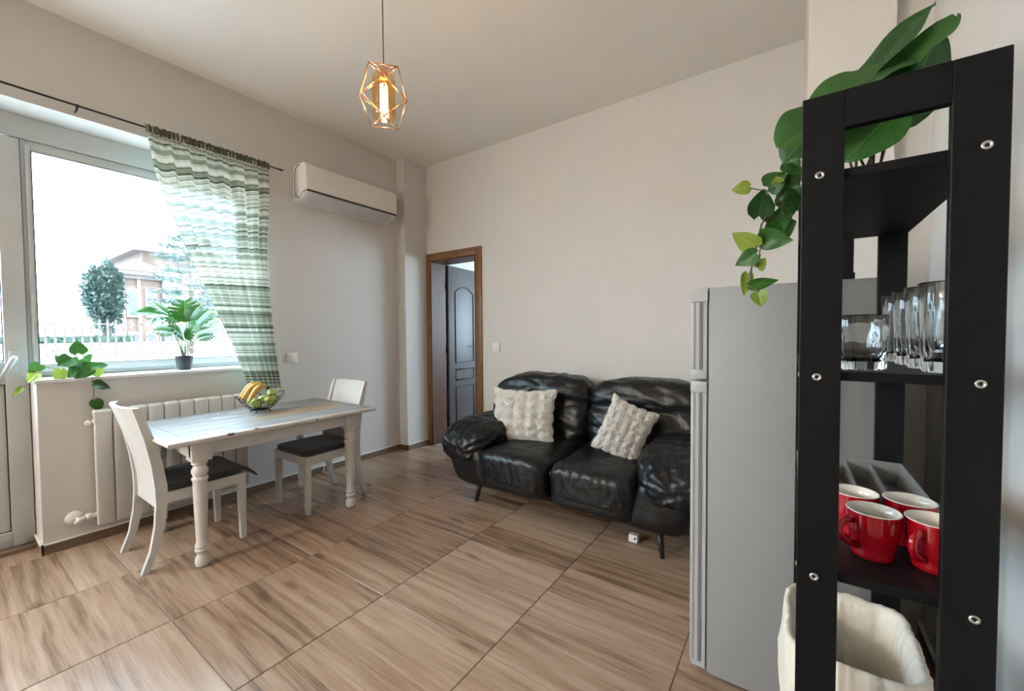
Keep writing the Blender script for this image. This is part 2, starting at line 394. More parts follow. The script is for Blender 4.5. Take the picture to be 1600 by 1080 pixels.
floor = struct(MB().box((-3.66, YF, -0.12), (XR+0.15, YB+0.21, -0.004)).build('floor', GROUT), 'wood look porcelain tile floor with thin grout joints')
X0, Y0, TS, GAP = -0.325, 0.555, 0.6, 0.0015
def tilebox(x0, x1, y0, y1):
    b = 0.0016; m = MB()
    m.add([(x0,y0,-0.0038),(x1,y0,-0.0038),(x1,y1,-0.0038),(x0,y1,-0.0038),
           (x0,y0,-b),(x1,y0,-b),(x1,y1,-b),(x0,y1,-b),
           (x0+b,y0+b,0),(x1-b,y0+b,0),(x1-b,y1-b,0),(x0+b,y1-b,0)],
          [(0,1,5,4),(1,2,6,5),(2,3,7,6),(3,0,4,7),(4,5,9,8),(5,6,10,9),(6,7,11,10),(7,4,8,11),(8,9,10,11)])
    return m
full = None
for i in range(-6, 3):
    for j in range(-10, 6):
        x0, x1 = X0+i*TS+GAP, X0+(i+1)*TS-GAP; y0, y1 = Y0+j*TS+GAP, Y0+(j+1)*TS-GAP
        cx0, cx1 = max(x0, -3.58), min(x1, XR); cy0, cy1 = max(y0, YF), min(y1, YB)
        if cx1-cx0 < 0.02 or cy1-cy0 < 0.02: continue
        isfull = (cx0, cx1, cy0, cy1) == (x0, x1, y0, y1)
        c = Vector((x0, y0, 0))
        if isfull and full is not None:
            o = full.copy(); col.objects.link(o); o.location = c
        else:
            o = tilebox(cx0, cx1, cy0, cy1).build('tile', TILE, floor, loc=c)
            if isfull: full = o
ceiling = struct(MB().box((-3.7, YF, ZC), (XR+0.15, YB+0.2, ZC+0.12)).build('ceiling', CEIL), 'plain off white ceiling')
OY0, OY1, OZ = -1.25, 1.45, 2.43    # glazed opening in the window wall, widened out of view for more daylight
m = MB()
m.box((-3.66, YF, OZ), (XL, YB+0.2, ZC)); m.box((-3.66, OY1, 0), (XL, YB+0.2, OZ)); m.box((-3.66, YF, 0), (XL, OY0, OZ))
m.box((-3.66, 0.335, 0), (XL, OY1, 0.938))
struct(m.build('wall_left', WALL), 'off white wall with the window and glazed balcony door')
m = MB().box((XL, 2.78, 0), (-3.226, YB, ZC)); struct(m.build('wall_corner', WALL), 'narrow boxed corner pier beside the door')
DX0, DX1, DZ = -3.172, -2.545, 1.962
m = MB(); m.box((-3.34, YB, DZ), (DX1, YB+0.2, ZC)); m.box((-3.34, YB, 0), (DX0, YB+0.2, DZ)); m.box((DX1, YB, 0), (XR+0.15, YB+0.2, ZC))
struct(m.build('wall_back', WALL), 'plain off white wall behind the sofa')
m = MB(); m.box((0.039, 2.10, 0), (0.306, YB, ZC)); m.box((0.306, 2.17, 0), (XR, YB, ZC))
struct(m.build('wall_partition', WALL), 'wall return behind the fridge')
struct(MB().box((XR, 0.35, 0), (XR+0.15, YB, ZC)).build('wall_right', WALL), 'off white wall beside the black shelf')
struct(MB().box((XR, YF, 0), (XR+0.15, 0.35, ZC)).build('wall_kitchen', BOUNCE_CUT), 'unseen side wall, coloured dark to cut bounced light')
struct(MB().box((-3.66, YF-0.12, 0), (XR+0.15, YF, ZC)).build('wall_front', BOUNCE_CUT), 'unseen end wall, coloured dark to cut bounced light')
# skirting: dark tile strip with the white plaster edge above
def skirt(name, segs, lab):
    m = MB(); c = MB()
    for (a, b) in segs:
        m.box((a[0], a[1], 0.0), (b[0], b[1], 0.052)); d = 0.004
        c.box((a[0]-d*(a[0] != b[0]), a[1]-d, 0.053), (b[0]+d, b[1]+d*0, 0.060))
    o = struct(m.build(name, SKIRT), lab); c.build('plaster_edge', WPLASTIC, o)
skirt('baseboard_left', [((XL, 0.33, 0), (XL+0.008, 2.78, 0)), ((-3.57, 0.327, 0), (XL+0.008, 0.335, 0))], 'brown tile skirting under the window wall')
skirt('baseboard_corner', [((XL, 2.772, 0), (-3.218, 2.78, 0)), ((-3.226, 2.772, 0), (-3.218, YB-0.02, 0))], 'brown tile skirting around the corner pier')
skirt('baseboard_back', [((-2.47, YB-0.008, 0), (0.039, YB, 0))], 'brown tile skirting behind the sofa')
skirt('baseboard_right', [((XR-0.008, YF, 0), (XR, 2.17, 0))], 'brown tile skirting along the right wall')

# ------------------------------------------------------------------ window and balcony door
def frame_rect(parent, name, x0, x1, y0, y1, z0, z1, wy, wz0, wz1, mtl=PVC):
    MB().rbox((x0, y0, z0), (x1, y0+wy, z1), 0.006).build(name, mtl, parent, auto=40)
    MB().rbox((x0, y1-wy, z0), (x1, y1, z1), 0.006).build(name, mtl, parent, auto=40)
    MB().rbox((x0, y0+wy-0.002, z1-wz1), (x1, y1-wy+0.002, z1), 0.006).build(name, mtl, parent, auto=40)
    MB().rbox((x0, y0+wy-0.002, z0), (x1, y1-wy+0.002, z0+wz0), 0.006).build(name, mtl, parent, auto=40)
struct(MB().box((WX-0.07, 0.295, 0.0), (WX-0.03, 0.365, 2.31)).build('trim_4', PVC), 'white mullion post between balcony door and window')
win = thing('window_1', 'fixed white framed window over the radiator', None, (WX, 0.335, 0.955), kind='structure')
frame_rect(win, 'frame_bar', WX-0.055, WX-0.004, 0.334, OY1, 0.957, 2.30, 0.028, 0.055, 0.045)
frame_rect(win, 'sash_bar', WX-0.045, WX+0.012, 0.350, OY1-0.012, 0.985, 2.275, 0.024, 0.045, 0.035)
MB().box((WX-0.022, 0.37, 1.025), (WX-0.018, OY1-0.03, 2.245)).build('pane', PANE, win)
for (a, b) in (((0.372, 1.028), (0.376, 2.243)), ((1.414, 1.028), (1.418, 2.243)), ((0.372, 2.239), (1.418, 2.243)), ((0.372, 1.028), (1.418, 1.031))):
    MB().box((WX+0.009, a[0], a[1]), (WX+0.0135, b[0], b[1])).build('gasket', BLACKLINE, win)
head = struct(MB().rbox((WX-0.06, OY0, 2.302), (WX+0.004, OY1, 2.43), 0.004).build('trim_1', PVC), 'white panel above the window frames')
sill = struct(MB().rbox((-3.585, 0.325, 0.938), (XL+0.012, OY1, 0.957), 0.004).build('trim_2', SILL), 'white window sill over the radiator')
bd = thing('door_2', 'white glazed balcony door with a lever handle and an added unseen leaf', None, (WX, -0.5, 0.0), kind='structure')
for (a, b) in ((-0.455, 0.332), (-1.245, -0.462)):  # second leaf is out of view, added to let in more daylight
    frame_rect(bd, 'leaf_bar', WX-0.055, WX+0.010, a, b, 0.02, 2.295, 0.085, 0.085, 0.055)
    MB().rbox((WX-0.050, a+0.083, 0.930), (WX+0.006, b-0.083, 1.055), 0.006).build('middle_rail', PVC, bd, auto=40)
    MB().box((WX-0.024, a+0.08, 1.05), (WX-0.020, b-0.08, 2.245)).build('pane', PANE, bd)
    MB().box((WX-0.030, a+0.08, 0.10), (WX-0.012, b-0.08, 0.935)).build('lower_panel', PVC, bd)
    for (p, q) in (((b-0.089, 1.056), (b-0.0835, 2.24)), ((b-0.089, 0.107), (b-0.0835, 0.93)), ((a+0.0835, 0.925), (b-0.0835, 0.9305)), ((a+0.0835, 0.104), (b-0.0835, 0.1085)), ((a+0.0835, 1.055), (b-0.0835, 1.0605))):
        MB().box((WX-0.0125, p[0], p[1]), (WX-0.006, q[0], q[1])).build('gasket', BLACKLINE, bd)
hd = MB().rbox((WX+0.010, 0.262, 0.985), (WX+0.020, 0.300, 1.115), 0.004).build('handle', PVC, bd, auto=40)
MB().tube([(WX+0.018, 0.281, 1.078), (WX+0.052, 0.281, 1.078), (WX+0.058, 0.274, 1.066), (WX+0.058, 0.222, 0.952)], [0.011, 0.011, 0.013, 0.010], 10).build('lever', PVC, hd, smooth=True)
struct(MB().box((-3.66, OY0, -0.01), (-3.50, 0.33, 0.018)).build('trim_3', SKIRT), 'brown threshold under the balcony door')

# curtain rod and curtain
rod = thing('curtain_rod', 'thin dark metal curtain rod above the window', 'curtain rod', (-3.275, 0.3, 2.47))
MB().tube([(-3.275, -1.35, 2.468), (-3.275, 1.60, 2.468)], 0.0055, 10).build('pole', DARKMETAL, rod, smooth=True)
MB().tube([(-3.275, 1.596, 2.468), (-3.275, 1.625, 2.468)], [0.008, 0.005], 10).build('finial', DARKMETAL, rod, smooth=True)
for y in (0.52, -0.9):
    MB().tube([(XL, y, 2.452), (-3.30, y, 2.452), (-3.278, y, 2.460)], 0.005, 8).tube([(-3.278, y-0.006, 2.468), (-3.278, y+0.006, 2.468)], 0.009, 10).build('bracket', DARKMETAL, rod, smooth=True)
def curtain():
    NU, NV = 150, 110; m = MB(); uv = []
    Lp = [at(228, 200, X=-3.275), at(247, 285, X=-3.27), at(283, 375, X=-3.26), at(322, 455, X=-3.25), at(360, 535, X=-3.24), at(388, 606, X=-3.225)]
    Rp = [at(419, 262, X=-3.275), at(419, 320, X=-3.272), at(416, 385, X=-3.265), at(421, 460, X=-3.255), at(430, 535, X=-3.245), at(440, 606, X=-3.235)]
    def cr(P, t):
        t = t*(len(P)-1); i = min(int(t), len(P)-2); f = t-i
        p0, p1, p2, p3 = P[max(i-1, 0)], P[i], P[i+1], P[min(i+2, len(P)-1)]
        return 0.5*((2*p1)+(p2-p0)*f+(2*p0-5*p1+4*p2-p3)*f*f+(3*p1-p0-3*p2+p3)*f**3)
    for j in range(NV+1):
        v = j/NV; a = cr(Lp, v); b = cr(Rp, v)
        for i in range(NU+1):
            u = i/NU; p = a.lerp(b, u)
            amp = 0.006+0.020*min(1, v*4)
            ph = 7.5*2*PI*(u+0.03*math.sin(5*u+2*v))
            edge = min(1, u/0.12) if u < 0.5 else min(1, (1-u)/0.06)
            off = amp*math.sin(ph)*(0.35+0.65*edge)+0.010*math.sin(15*2*PI*u+3*v)*min(1, (1-v)*2)
            off += 0.010*noise.noise(Vector((u*4, v*3, 1.3)))
            zz = 0
            if v < 0.05:
                off = 0.011*math.sin(31*2*PI*u)*(0.6+0.5*noise.noise(Vector((u*30, 0, 4))))+0.006
                zz = 0.022*noise.noise(Vector((u*60, 0.5, 0)))*(1-v/0.05)
            sag = -0.012*math.sin(ph)*min(1, v*3)*(1-0.5*v)
            m.v.append(p+Vector((off, 0, 0.016*(1-v/0.05) if v < 0.05 else 0))+Vector((0, 0, zz)))
            uv.append((u, v*1.02+(0.004*math.sin(ph+v*4))*(1-v)**1.5*min(1, v*6)))
    for j in range(NV):
        for i in range(NU):
            k = j*(NU+1)+i; m.f.append((k, k+1, k+NU+2, k+NU+1))
    m.uv = uv; return m
def heading():
    m = MB(); n = 220; a = at(226, 199, X=-3.275); b = at(420, 262, X=-3.275)
    for j in range(4):
        for i in range(n+1):
            u = i/n; p = a.lerp(b, u); k = noise.noise(Vector((u*55, 2, 0)))
            m.v.append(Vector((-3.275+(0.013+0.009*math.sin(u*230+2*k))*(1 if j else 0.3), p.y, 2.468+(0.022+0.012*k, 0.010, -0.008, -0.030+0.006*k)[j])))
    for j in range(3):
        for i in range(n):
            k = j*(n+1)+i; m.f.append((k, k+1, k+n+2, k+n+1))
    return m
cur = tag(curtain().build('curtain', CURTAIN, smooth=True), 'sheer green and white striped curtain drawn to one side of the window', 'curtain')
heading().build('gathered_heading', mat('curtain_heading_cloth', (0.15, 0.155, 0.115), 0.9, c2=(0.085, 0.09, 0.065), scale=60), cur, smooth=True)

# ------------------------------------------------------------------ interior door
d1 = thing('door_1', 'brown framed doorway with a dark panelled door standing open', None, (-2.86, YB, 0), kind='structure')
CT = 0.016
MB().rbox((-3.226, YB-CT, 0), (DX0, YB-0.0005, 2.034), 0.004).build('casing', WOOD, d1, auto=40)
MB().rbox((DX1, YB-CT, 0), (-2.476, YB-0.0005, 2.034), 0.004).build('casing', WOOD, d1, auto=40)
MB().rbox((DX0, YB-CT, DZ), (DX1, YB-0.0005, 2.034), 0.004).build('casing', WOOD, d1, auto=40)
MB().box((DX0, YB-CT+0.004, 0), (DX0+0.018, YB+0.215, DZ-0.018)).build('lining', JAMB, d1)
MB().box((DX1-0.018, YB-CT+0.004, 0), (DX1, YB+0.215, DZ-0.018)).build('lining', JAMB, d1)
MB().box((DX0, YB-CT+0.004, DZ-0.018), (DX1, YB+0.215, DZ)).build('lining', JAMB, d1)
# leaf hinged on the far left edge of the lining, swung into the next room
HX, HY, AN = -3.176, YB+0.224, math.radians(96)
LM = Matrix.Translation((HX, HY, 0)) @ Matrix.Rotation(AN, 4, 'Z')
LW, LH, LT = 0.60, 1.945, 0.038
lf = MB().rbox((0.004, -LT, 0.008), (LW, 0, LH), 0.003).xform(LM).build('door_leaf', LEAF_DOOR, d1, auto=40)
def mould(pts):
    return MB().tube([LM @ Vector((x, -LT-0.001, z)) for (x, z) in pts], 0.009, 6, closed=True)
arch = [(0.12, 0.86)]+[(0.12, 1.60)]+[(0.12+0.36*t, 1.66+0.07*math.sin(PI*t)) for t in [k/12 for k in range(13)]]+[(0.48, 1.60), (0.48, 0.86)]
mould(arch).build('panel_moulding', LEAF_GROOVE, lf, smooth=True)
mould([(0.12, 0.66), (0.12, 0.78), (0.48, 0.78), (0.48, 0.66)]).build('panel_moulding', LEAF_GROOVE, lf, smooth=True)
mould([(0.12, 0.16), (0.12, 0.58), (0.48, 0.58), (0.48, 0.16)]).build('panel_moulding', LEAF_GROOVE, lf, smooth=True)
hm = MB()
hm.rbox((0.522, -LT-0.008, 0.90), (0.558, -LT, 1.10), 0.003); hm.tube([(0.54, -LT-0.005, 1.04), (0.54, -LT-0.045, 1.04), (0.52, -LT-0.05, 1.04), (0.43, -LT-0.05, 1.04)], 0.008, 8)
hm.xform(LM).build('handle', CHROME, lf, smooth=True)
MB().box((DX0-0.06, YB+0.2005, 0), (DX0+0.018, YB+0.216, 2.03)).build('casing', JAMB, d1)
MB().box((DX1-0.018, YB+0.2005, 0), (DX1+0.06, YB+0.216, 2.03)).build('casing', JAMB, d1)
for z in (0.30, 1.02, 1.72):
    MB().tube([(HX+0.030, HY-0.006, z-0.04), (HX+0.030, HY-0.006, z+0.04)], 0.009, 8).build('hinge', DARKMETAL, d1, smooth=True)
# next room
NY0, NY1, NX0, NX1 = YB+0.2, 5.7, -3.45, -0.7
struct(MB().box((NX0, NY0+0.01, -0.12), (NX1, NY1, -0.001)).build('floor_next_room', SKIRT), 'floor of the next room')
struct(MB().box((NX0, NY0, 2.6), (NX1, NY1, 2.7)).build('ceiling_next_room', CEIL), 'ceiling of the next room')
m = MB(); m.box((NX0-0.1, NY0, 0), (NX0, NY1, 2.6)); m.box((NX1, NY0, 0), (NX1+0.1, NY1, 2.6))
m.box((NX0-0.1, NY1, 0), (NX1+0.1, NY1+0.1, 0.9)); m.box((NX0-0.1, NY1, 2.2), (NX1+0.1, NY1+0.1, 2.6))
m.box((NX0-0.1, NY1, 0.9), (-2.4, NY1+0.1, 2.2)); m.box((-1.0, NY1, 0.9), (NX1+0.1, NY1+0.1, 2.2))
struct(m.build('wall_next_room', WALL), 'walls of the next room')

# ------------------------------------------------------------------ air conditioner
ac = thing('air_conditioner', 'white split air conditioner mounted high on the wall', 'air conditioner', (XL, 2.16, 2.26))
AY0, AY1 = 1.735, 2.615
prof = [(XL, 2.265), (XL, 2.535), (-3.31, 2.552), (-3.24, 2.556), (-3.18, 2.548), (-3.15, 2.53), (-3.142, 2.51), (-3.142, 2.335), (-3.152, 2.318), (-3.20, 2.29), (-3.27, 2.268)]
MB().prism(prof, 1, AY0+0.012, AY1-0.012).build('body', ACWHITE, ac, auto=35)
for (a, b) in ((AY0, AY0+0.013), (AY1-0.013, AY1)):
    MB().prism([(XL+(x-XL)*0.985, 2.40+(z-2.40)*0.985) for x, z in prof], 1, a, b).build('end_cap', ACWHITE, ac, auto=35)
MB().prism([(-3.24, 2.558), (-3.18, 2.551), (-3.148, 2.533), (-3.138, 2.51), (-3.138, 2.338), (-3.1425, 2.338), (-3.1425, 2.51), (-3.16, 2.535)], 1, AY0+0.004, AY1-0.004).build('front_panel', ACWHITE, ac, auto=35)
MB().box((-3.147, AY0+0.006, 2.322), (-3.1405, AY1-0.006, 2.335)).build('trim_line', BLACKLINE, ac)  # black line between front panel and air flap
MB().prism([(-3.150, 2.317), (-3.20, 2.288), (-3.262, 2.268), (-3.262, 2.264), (-3.20, 2.283), (-3.147, 2.313)], 1, AY0+0.05, AY1-0.05).build('air_flap', ACLOW, ac, auto=35)
side = [(-3.305, 2.30), (-3.318, 2.36), (-3.318, 2.46), (-3.308, 2.515), (-3.275, 2.538), (-3.235, 2.54)]
MB().tube([(x, AY0-0.0005, z) for x, z in side], 0.003, 6).tube([(x, AY0-0.0005, z) for x, z in ((-3.305, 2.315), (-3.26, 2.285), (-3.235, 2.29), (-3.20, 2.32), (-3.15, 2.325))], 0.003, 6).build('side_seam', BLACKLINE, ac, smooth=True)

# ------------------------------------------------------------------ switches
def switch(name, lab, c, ax, double=False):
    t = thing(name, lab, 'light switch', c); s = 0.041
    if ax == 'x':
        f = lambda a, z, d0, d1: ((c[0]+d0, c[1]-a, c[2]-z), (c[0]+d1, c[1]+a, c[2]+z))
    else:
        f = lambda a, z, d0, d1: ((c[0]-a, c[1]-d0, c[2]-z), (c[0]+a, c[1]-d1, c[2]+z))
    MB().rbox(*f(s, s, 0.0, 0.009), 0.003).build('plate', WPLASTIC, t, auto=40)
    MB().rbox(*f(s*0.62, s*0.62, 0.008, 0.0125), 0.002).build('rocker', WPLASTIC, t, auto=40)
switch('light_switch', 'white square light switch on the wall near the curtain', (XL, 1.692, 1.005), 'x')
switch('light_switch', 'white square light switch between the doorway and the sofa', (-2.309, YB, 1.057), 'y')

# ------------------------------------------------------------------ radiator
rad = thing('radiator', 'cream panel radiator of flat columns under the window sill', 'radiator', (XL, 0.93, 0.09))
RY0, RW, RN = 0.530, 0.0785, 10
for i in range(RN):
    y0 = RY0+i*RW+0.0014; y1 = RY0+(i+1)*RW-0.0014
    m = MB().rbox((-3.262, y0, 0.112), (-3.240, y1, 0.765), 0.009, 3)
    m.rbox((-3.322, y0+0.008, 0.14), (-3.255, y1-0.008, 0.745), 0.012, 2)
    m.rbox((-3.30, y0, 0.735), (-3.246, y1, 0.771), 0.010, 3)
    m.build('radiator_column', RADI, rad, auto=40)
MB().tube([(-3.29, RY0, 0.165), (-3.29, RY0+RW*RN, 0.165)], 0.017, 10).build('header_pipe', RADI, rad, smooth=True)
MB().tube([(-3.29, RY0, 0.70), (-3.29, RY0+RW*RN, 0.70)], 0.017, 10).build('header_pipe', RADI, rad, smooth=True)
for y in (0.62, 1.25):
    MB().box((-3.34, y-0.01, 0.62), (-3.30, y+0.01, 0.66)).build('bracket', RADI, rad)
v = MB().tube([(-3.29, 0.531, 0.165), (-3.29, 0.515, 0.165)], [0.014, 0.014], 10).tube([(-3.29, 0.515, 0.165), (-3.29, 0.492, 0.165)], [0.019, 0.019], 6).tube([(-3.29, 0.492, 0.165), (-3.285, 0.47, 0.160), (-3.262, 0.452, 0.155)], [0.012, 0.014, 0.014], 10).tube([(-3.285, 0.47, 0.160), (-3.335, 0.462, 0.158)], 0.011, 10)
v = v.build('valve', WPLASTIC, rad, smooth=True)
MB().lathe([(0.0, 0.0), (0.040, 0.002), (0.038, 0.012), (0.0, 0.016)], (0, 0, 0), 20).xform(Matrix.Translation((-3.338, 0.455, 0.165)) @ Matrix.Rotation(PI/2, 4, 'Y')).build('pipe_collar', WPLASTIC, v, smooth=True)
MB().tube([(-3.29, 0.531, 0.70), (-3.29, 0.512, 0.70), (-3.285, 0.508, 0.698)], [0.016, 0.016, 0.010], 10).tube([(-3.285, 0.512, 0.70), (-3.26, 0.502, 0.695)], 0.007, 8).build('air_vent', WPLASTIC, rad, smooth=True)

# ------------------------------------------------------------------ table
TZ = 0.68; TX0, TX1, TY0, TY1 = -3.205, -2.415, 0.635, 1.805
tb = thing('dining_table', 'small white distressed dining table with turned legs and plank top', 'table', (-2.81, 1.22, 0))
BW = 0.085; th = 0.022
def plank(x0, x1, y0, y1, mt=TTOP):
    g = 0.0009
    MB().rbox((x0+g, y0+g, TZ-th), (x1-g, y1-g, TZ), 0.0015, 1).build('plank', mt, tb)
def miter(poly, mt=TTOP):
    MB().prism(poly, 2, TZ-th, TZ-0.0003).build('border_board', mt, tb)
g = 0.0008; e = 0.018
miter([(TX1-e, TY0+e), (TX1-e, TY1-e), (TX1-BW, TY1-BW), (TX1-BW, TY0+BW)])
miter([(TX0+e, TY1-e), (TX0+e, TY0+e), (TX0+BW, TY0+BW), (TX0+BW, TY1-BW)])
miter([(TX0+e+g, TY0+e), (TX1-e-g, TY0+e), (TX1-BW-g, TY0+BW-g), (TX0+BW+g, TY0+BW-g)])
miter([(TX1-e-g, TY1-e), (TX0+e+g, TY1-e), (TX0+BW+g, TY1-BW+g), (TX1-BW-g, TY1-BW+g)])
xs = [TX0+BW, -2.99, -2.865, -2.745, -2.62, TX1-BW]
cuts = [[1.10], [0.98, 1.42], [1.25], [1.12], [0.93, 1.38]]
for i in range(5):
    ys = [TY0+BW]+cuts[i]+[TY1-BW]
    for j in range(len(ys)-1):
        plank(xs[i], xs[i+1], ys[j], ys[j+1], TANPLANK if (i, j) in ((2, 1), (3, 1)) else TTOP)
# rounded rim around the top
rim = []
for k in range(9):
    a = -PI/2+PI*k/8; rim.append((e*0.9*math.cos(a), (TZ-th/2-0.004)+0.0145*math.sin(a)))
m = MB(); ring = []
for (dx, z) in rim:
    d = dx
    ring.append([(TX0+e-d, TY0+e-d, z), (TX1-e+d, TY0+e-d, z), (TX1-e+d, TY1-e+d, z), (TX0+e-d, TY1-e+d, z)])
for q in ring: m.v += [Vector(p) for p in q]
for k in range(8):
    for s_ in range(4): m.f.append((k*4+s_, k*4+(s_+1) % 4, k*4+4+(s_+1) % 4, k*4+4+s_))
m.f.append((3, 2, 1, 0))
m.build('top_rim', RIMPAINT, tb, auto=50)
AX0, AX1, AY_0, AY_1 = -3.165, -2.482, 0.742, 1.690
for (a, b) in (((AX1-0.02, AY_0, 0.575), (AX1, AY_1, TZ-0.026)), ((AX0, AY_0, 0.575), (AX0+0.02, AY_1, TZ-0.026)), ((AX0, AY_0, 0.575), (AX1, AY_0+0.02, TZ-0.026)), ((AX0, AY_1-0.02, 0.575), (AX1, AY_1, TZ-0.026))):
    MB().rbox(a, b, 0.002, 1).build('apron', WHITEPAINT, tb)
legp = [(0.022, 0.0), (0.030, 0.006), (0.033, 0.025), (0.030, 0.048), (0.021, 0.062), (0.021, 0.070), (0.030, 0.078), (0.032, 0.088), (0.026, 0.095), (0.031, 0.104), (0.030, 0.116), (0.0245, 0.124),
        (0.025, 0.16), (0.030, 0.32), (0.032, 0.42), (0.031, 0.445), (0.036, 0.452), (0.036, 0.462), (0.028, 0.470), (0.036, 0.488), (0.037, 0.502), (0.029, 0.518), (0.027, 0.526), (0.036, 0.535), (0.034, 0.548), (0.030, 0.556)]
lg = None
for (x, y) in ((-2.505, 0.787), (-2.505, 1.645), (-3.142, 0.787), (-3.142, 1.645)):
    if lg is None:
        lg = MB().lathe(legp, (x, y, 0), 24).rbox((x-0.044, y-0.044, 0.552), (x+0.044, y+0.044, TZ-0.026), 0.003, 1).build('leg', WHITEPAINT, tb, auto=50, loc=Vector((x, y, 0))-ORG[tb.name])
    else:
        o = lg.copy(); col.objects.link(o); o.location = Vector((x, y, 0))-ORG[tb.name]

# ------------------------------------------------------------------ chairs
def make_chair():
    t = thing('dining_chair', None, 'chair', (0, 0, 0), 'white dining chairs at the table')
    W = 0.20
    cur = [(-0.028, 0.0), (0.010, 0.10), (0.034, 0.22), (0.045, 0.33), (0.044, 0.42), (0.030, 0.54), (0.004, 0.67), (-0.030, 0.79), (-0.045, 0.835)]
    wid = [0.030, 0.034, 0.040, 0.048, 0.050, 0.046, 0.040, 0.032, 0.026]
    for s in (-1, 1):
        secs = []
        for (y, z), d in zip(cur, wid):
            x0, x1 = s*W, s*(W-0.028)
            secs.append([(x0, y-d/2, z), (x1, y-d/2, z), (x1, y+d/2, z), (x0, y+d/2, z)] if s < 0 else [(x1, y-d/2, z), (x0, y-d/2, z), (x0, y+d/2, z), (x1, y+d/2, z)])
        MB().sweep4(secs).build('rear_leg', WHITEPAINT, t)
    # solid curved back panel
    m = MB(); NX, rows = 12, [(0.300, 0.042)]+[(z, y) for (y, z) in cur[3:]]
    for side in (0, 1):
        for (z, y) in rows:
            for i in range(NX+1):
                x = (i/NX*2-1)*(W-0.003); bow = -0.034*(1-(x/W)**2)*min(1, max(0, (z-0.30)/0.35))
                thk = 0.018 if z < 0.75 else 0.022
                m.v.append(Vector((x, y+bow+(thk/2 if side else -thk/2), z)))
    R_ = len(rows); off = R_*(NX+1)
    for r in range(R_-1):
        for i in range(NX):
            k = r*(NX+1)+i; m.f.append((k, k+1, k+NX+2, k+NX+1)); m.f.append((off+k+NX+1, off+k+NX+2, off+k+1, off+k))
    for i in range(NX):
        k = (R_-1)*(NX+1)+i; m.f.append((k, k+1, off+k+1, off+k)); m.f.append((off+i, off+i+1, i+1, i))
    for r in range(R_-1):
        a = r*(NX+1); b = a+NX+1; m.f.append((a, b, off+b, off+a)); a += NX; b += NX; m.f.append((off+a, off+b, b, a))
    m.build('backrest', WHITEPAINT, t, auto=50)
    for s in (-1, 1):
        x0 = s*W; xi = s*(W-0.036); xb = s*(W-0.004); xbi = s*(W-0.032)
        def q(z, a, b, ya, yb):
            lo, hi = min(a, b), max(a, b); return [(lo, ya, z), (hi, ya, z), (hi, yb, z), (lo, yb, z)]
        MB().sweep4([q(0, xb, xbi, 0.402, 0.430), q(0.33, x0, xi, 0.394, 0.432), q(0.384, x0, xi, 0.394, 0.432)]).build('front_leg', WHITEPAINT, t)
        MB().rbox((s*W, 0.05, 0.328), (s*(W-0.018), 0.40, 0.384), 0.002, 1).build('seat_rail', WHITEPAINT, t)
    MB().rbox((-W+0.02, 0.412, 0.328), (W-0.02, 0.430, 0.384), 0.002, 1).build('seat_rail', WHITEPAINT, t)
    MB().rbox((-W+0.01, 0.055, 0.366), (W-0.01, 0.42, 0.383), 0.003, 1).build('seat_board', WHITEPAINT, t)
    def df(q, d): return Vector((q.x, q.y, q.z*(1.0-0.25*max(0, -q.y/0.2))))
    MB().puff((0, 0.243, 0.402), (W-0.003, 0.190, 0.019), 9, 14, df).build('seat_cushion', SEATCLOTH, t, smooth=True)
    return t
c1 = make_chair(); c1['label'] = 'white dining chair near the balcony door, grey cushion flap hanging over its front'
c2 = copy_tree(c1); c2['label'] = 'white dining chair at the table end facing the balcony door'
c1.location = (-2.842, 0.622, 0); c1.rotation_euler = (0, 0, 0)
c2.location = (-2.822, 1.822, 0); c2.rotation_euler = (0, 0, PI+math.radians(1.5))
m = MB(); FX0, FX1 = -0.19, 0.19
fp = [(0.40, 0.421), (0.432, 0.417), (0.455, 0.402), (0.478, 0.380), (0.500, 0.350)]
for (y, z) in fp: m.v += [Vector((FX0, y, z)), Vector((FX1, y, z)), Vector((FX1, y-0.004, z-0.006)), Vector((FX0, y-0.004, z-0.006))]
for k in range(len(fp)-1):
    for s_ in range(4): m.f.append((k*4+s_, k*4+4+s_, k*4+4+(s_+1) % 4, k*4+(s_+1) % 4))
e_ = 4*(len(fp)-1); m.f += [(0, 1, 2, 3), (e_+3, e_+2, e_+1, e_)]
fo = m.build('cushion_flap', SEATCLOTH); fo.parent = c1

# ------------------------------------------------------------------ fruit basket
BC = Vector((-2.915, 1.262, TZ))
bk = thing('fruit_basket', 'black wire fruit basket on the table', 'basket', tuple(BC))
NB = 8
def bpt(a, t):    # bowl profile, scalloped square rim
    rr = 0.052+0.080*t**0.75; zz = 0.018+0.085*t
    sc_ = 1+0.13*t*math.cos(4*a); zz += 0.022*t*t*math.cos(4*a)
    return BC+Vector((rr*sc_*math.cos(a), rr*sc_*math.sin(a), zz))
for t in (0.0, 0.35, 0.68, 1.0):
    MB().tube([bpt(2*PI*k/48, t) for k in range(48)], 0.0022 if t in (0.0, 1.0) else 0.0016, 6, closed=True).build('wire_ring', WIRE, bk, smooth=True)
for k in range(16):
    MB().tube([bpt(2*PI*k/16, q/6) for q in range(7)], 0.0017, 6).build('wire_rib', WIRE, bk, smooth=True)
for k in range(4):
    a = PI/4+k*PI/2; p = bpt(a, 0)
    MB().tube([p, p+Vector((0.006*math.cos(a), 0.006*math.sin(a), -0.012))], 0.002, 6).lathe([(0, -0.0065), (0.0065, 0), (0, 0.0065)], p+Vector((0.006*math.cos(a), 0.006*math.sin(a), -0.0115)), 8).build('foot', WIRE, bk, smooth=True)
m = MB()
for q in range(-3, 4):
    x = q*0.014; l = math.sqrt(max(0, 0.052**2-x*x)); m.tube([BC+Vector((x, -l, 0.018)), BC+Vector((x, l, 0.018))], 0.0015, 5)
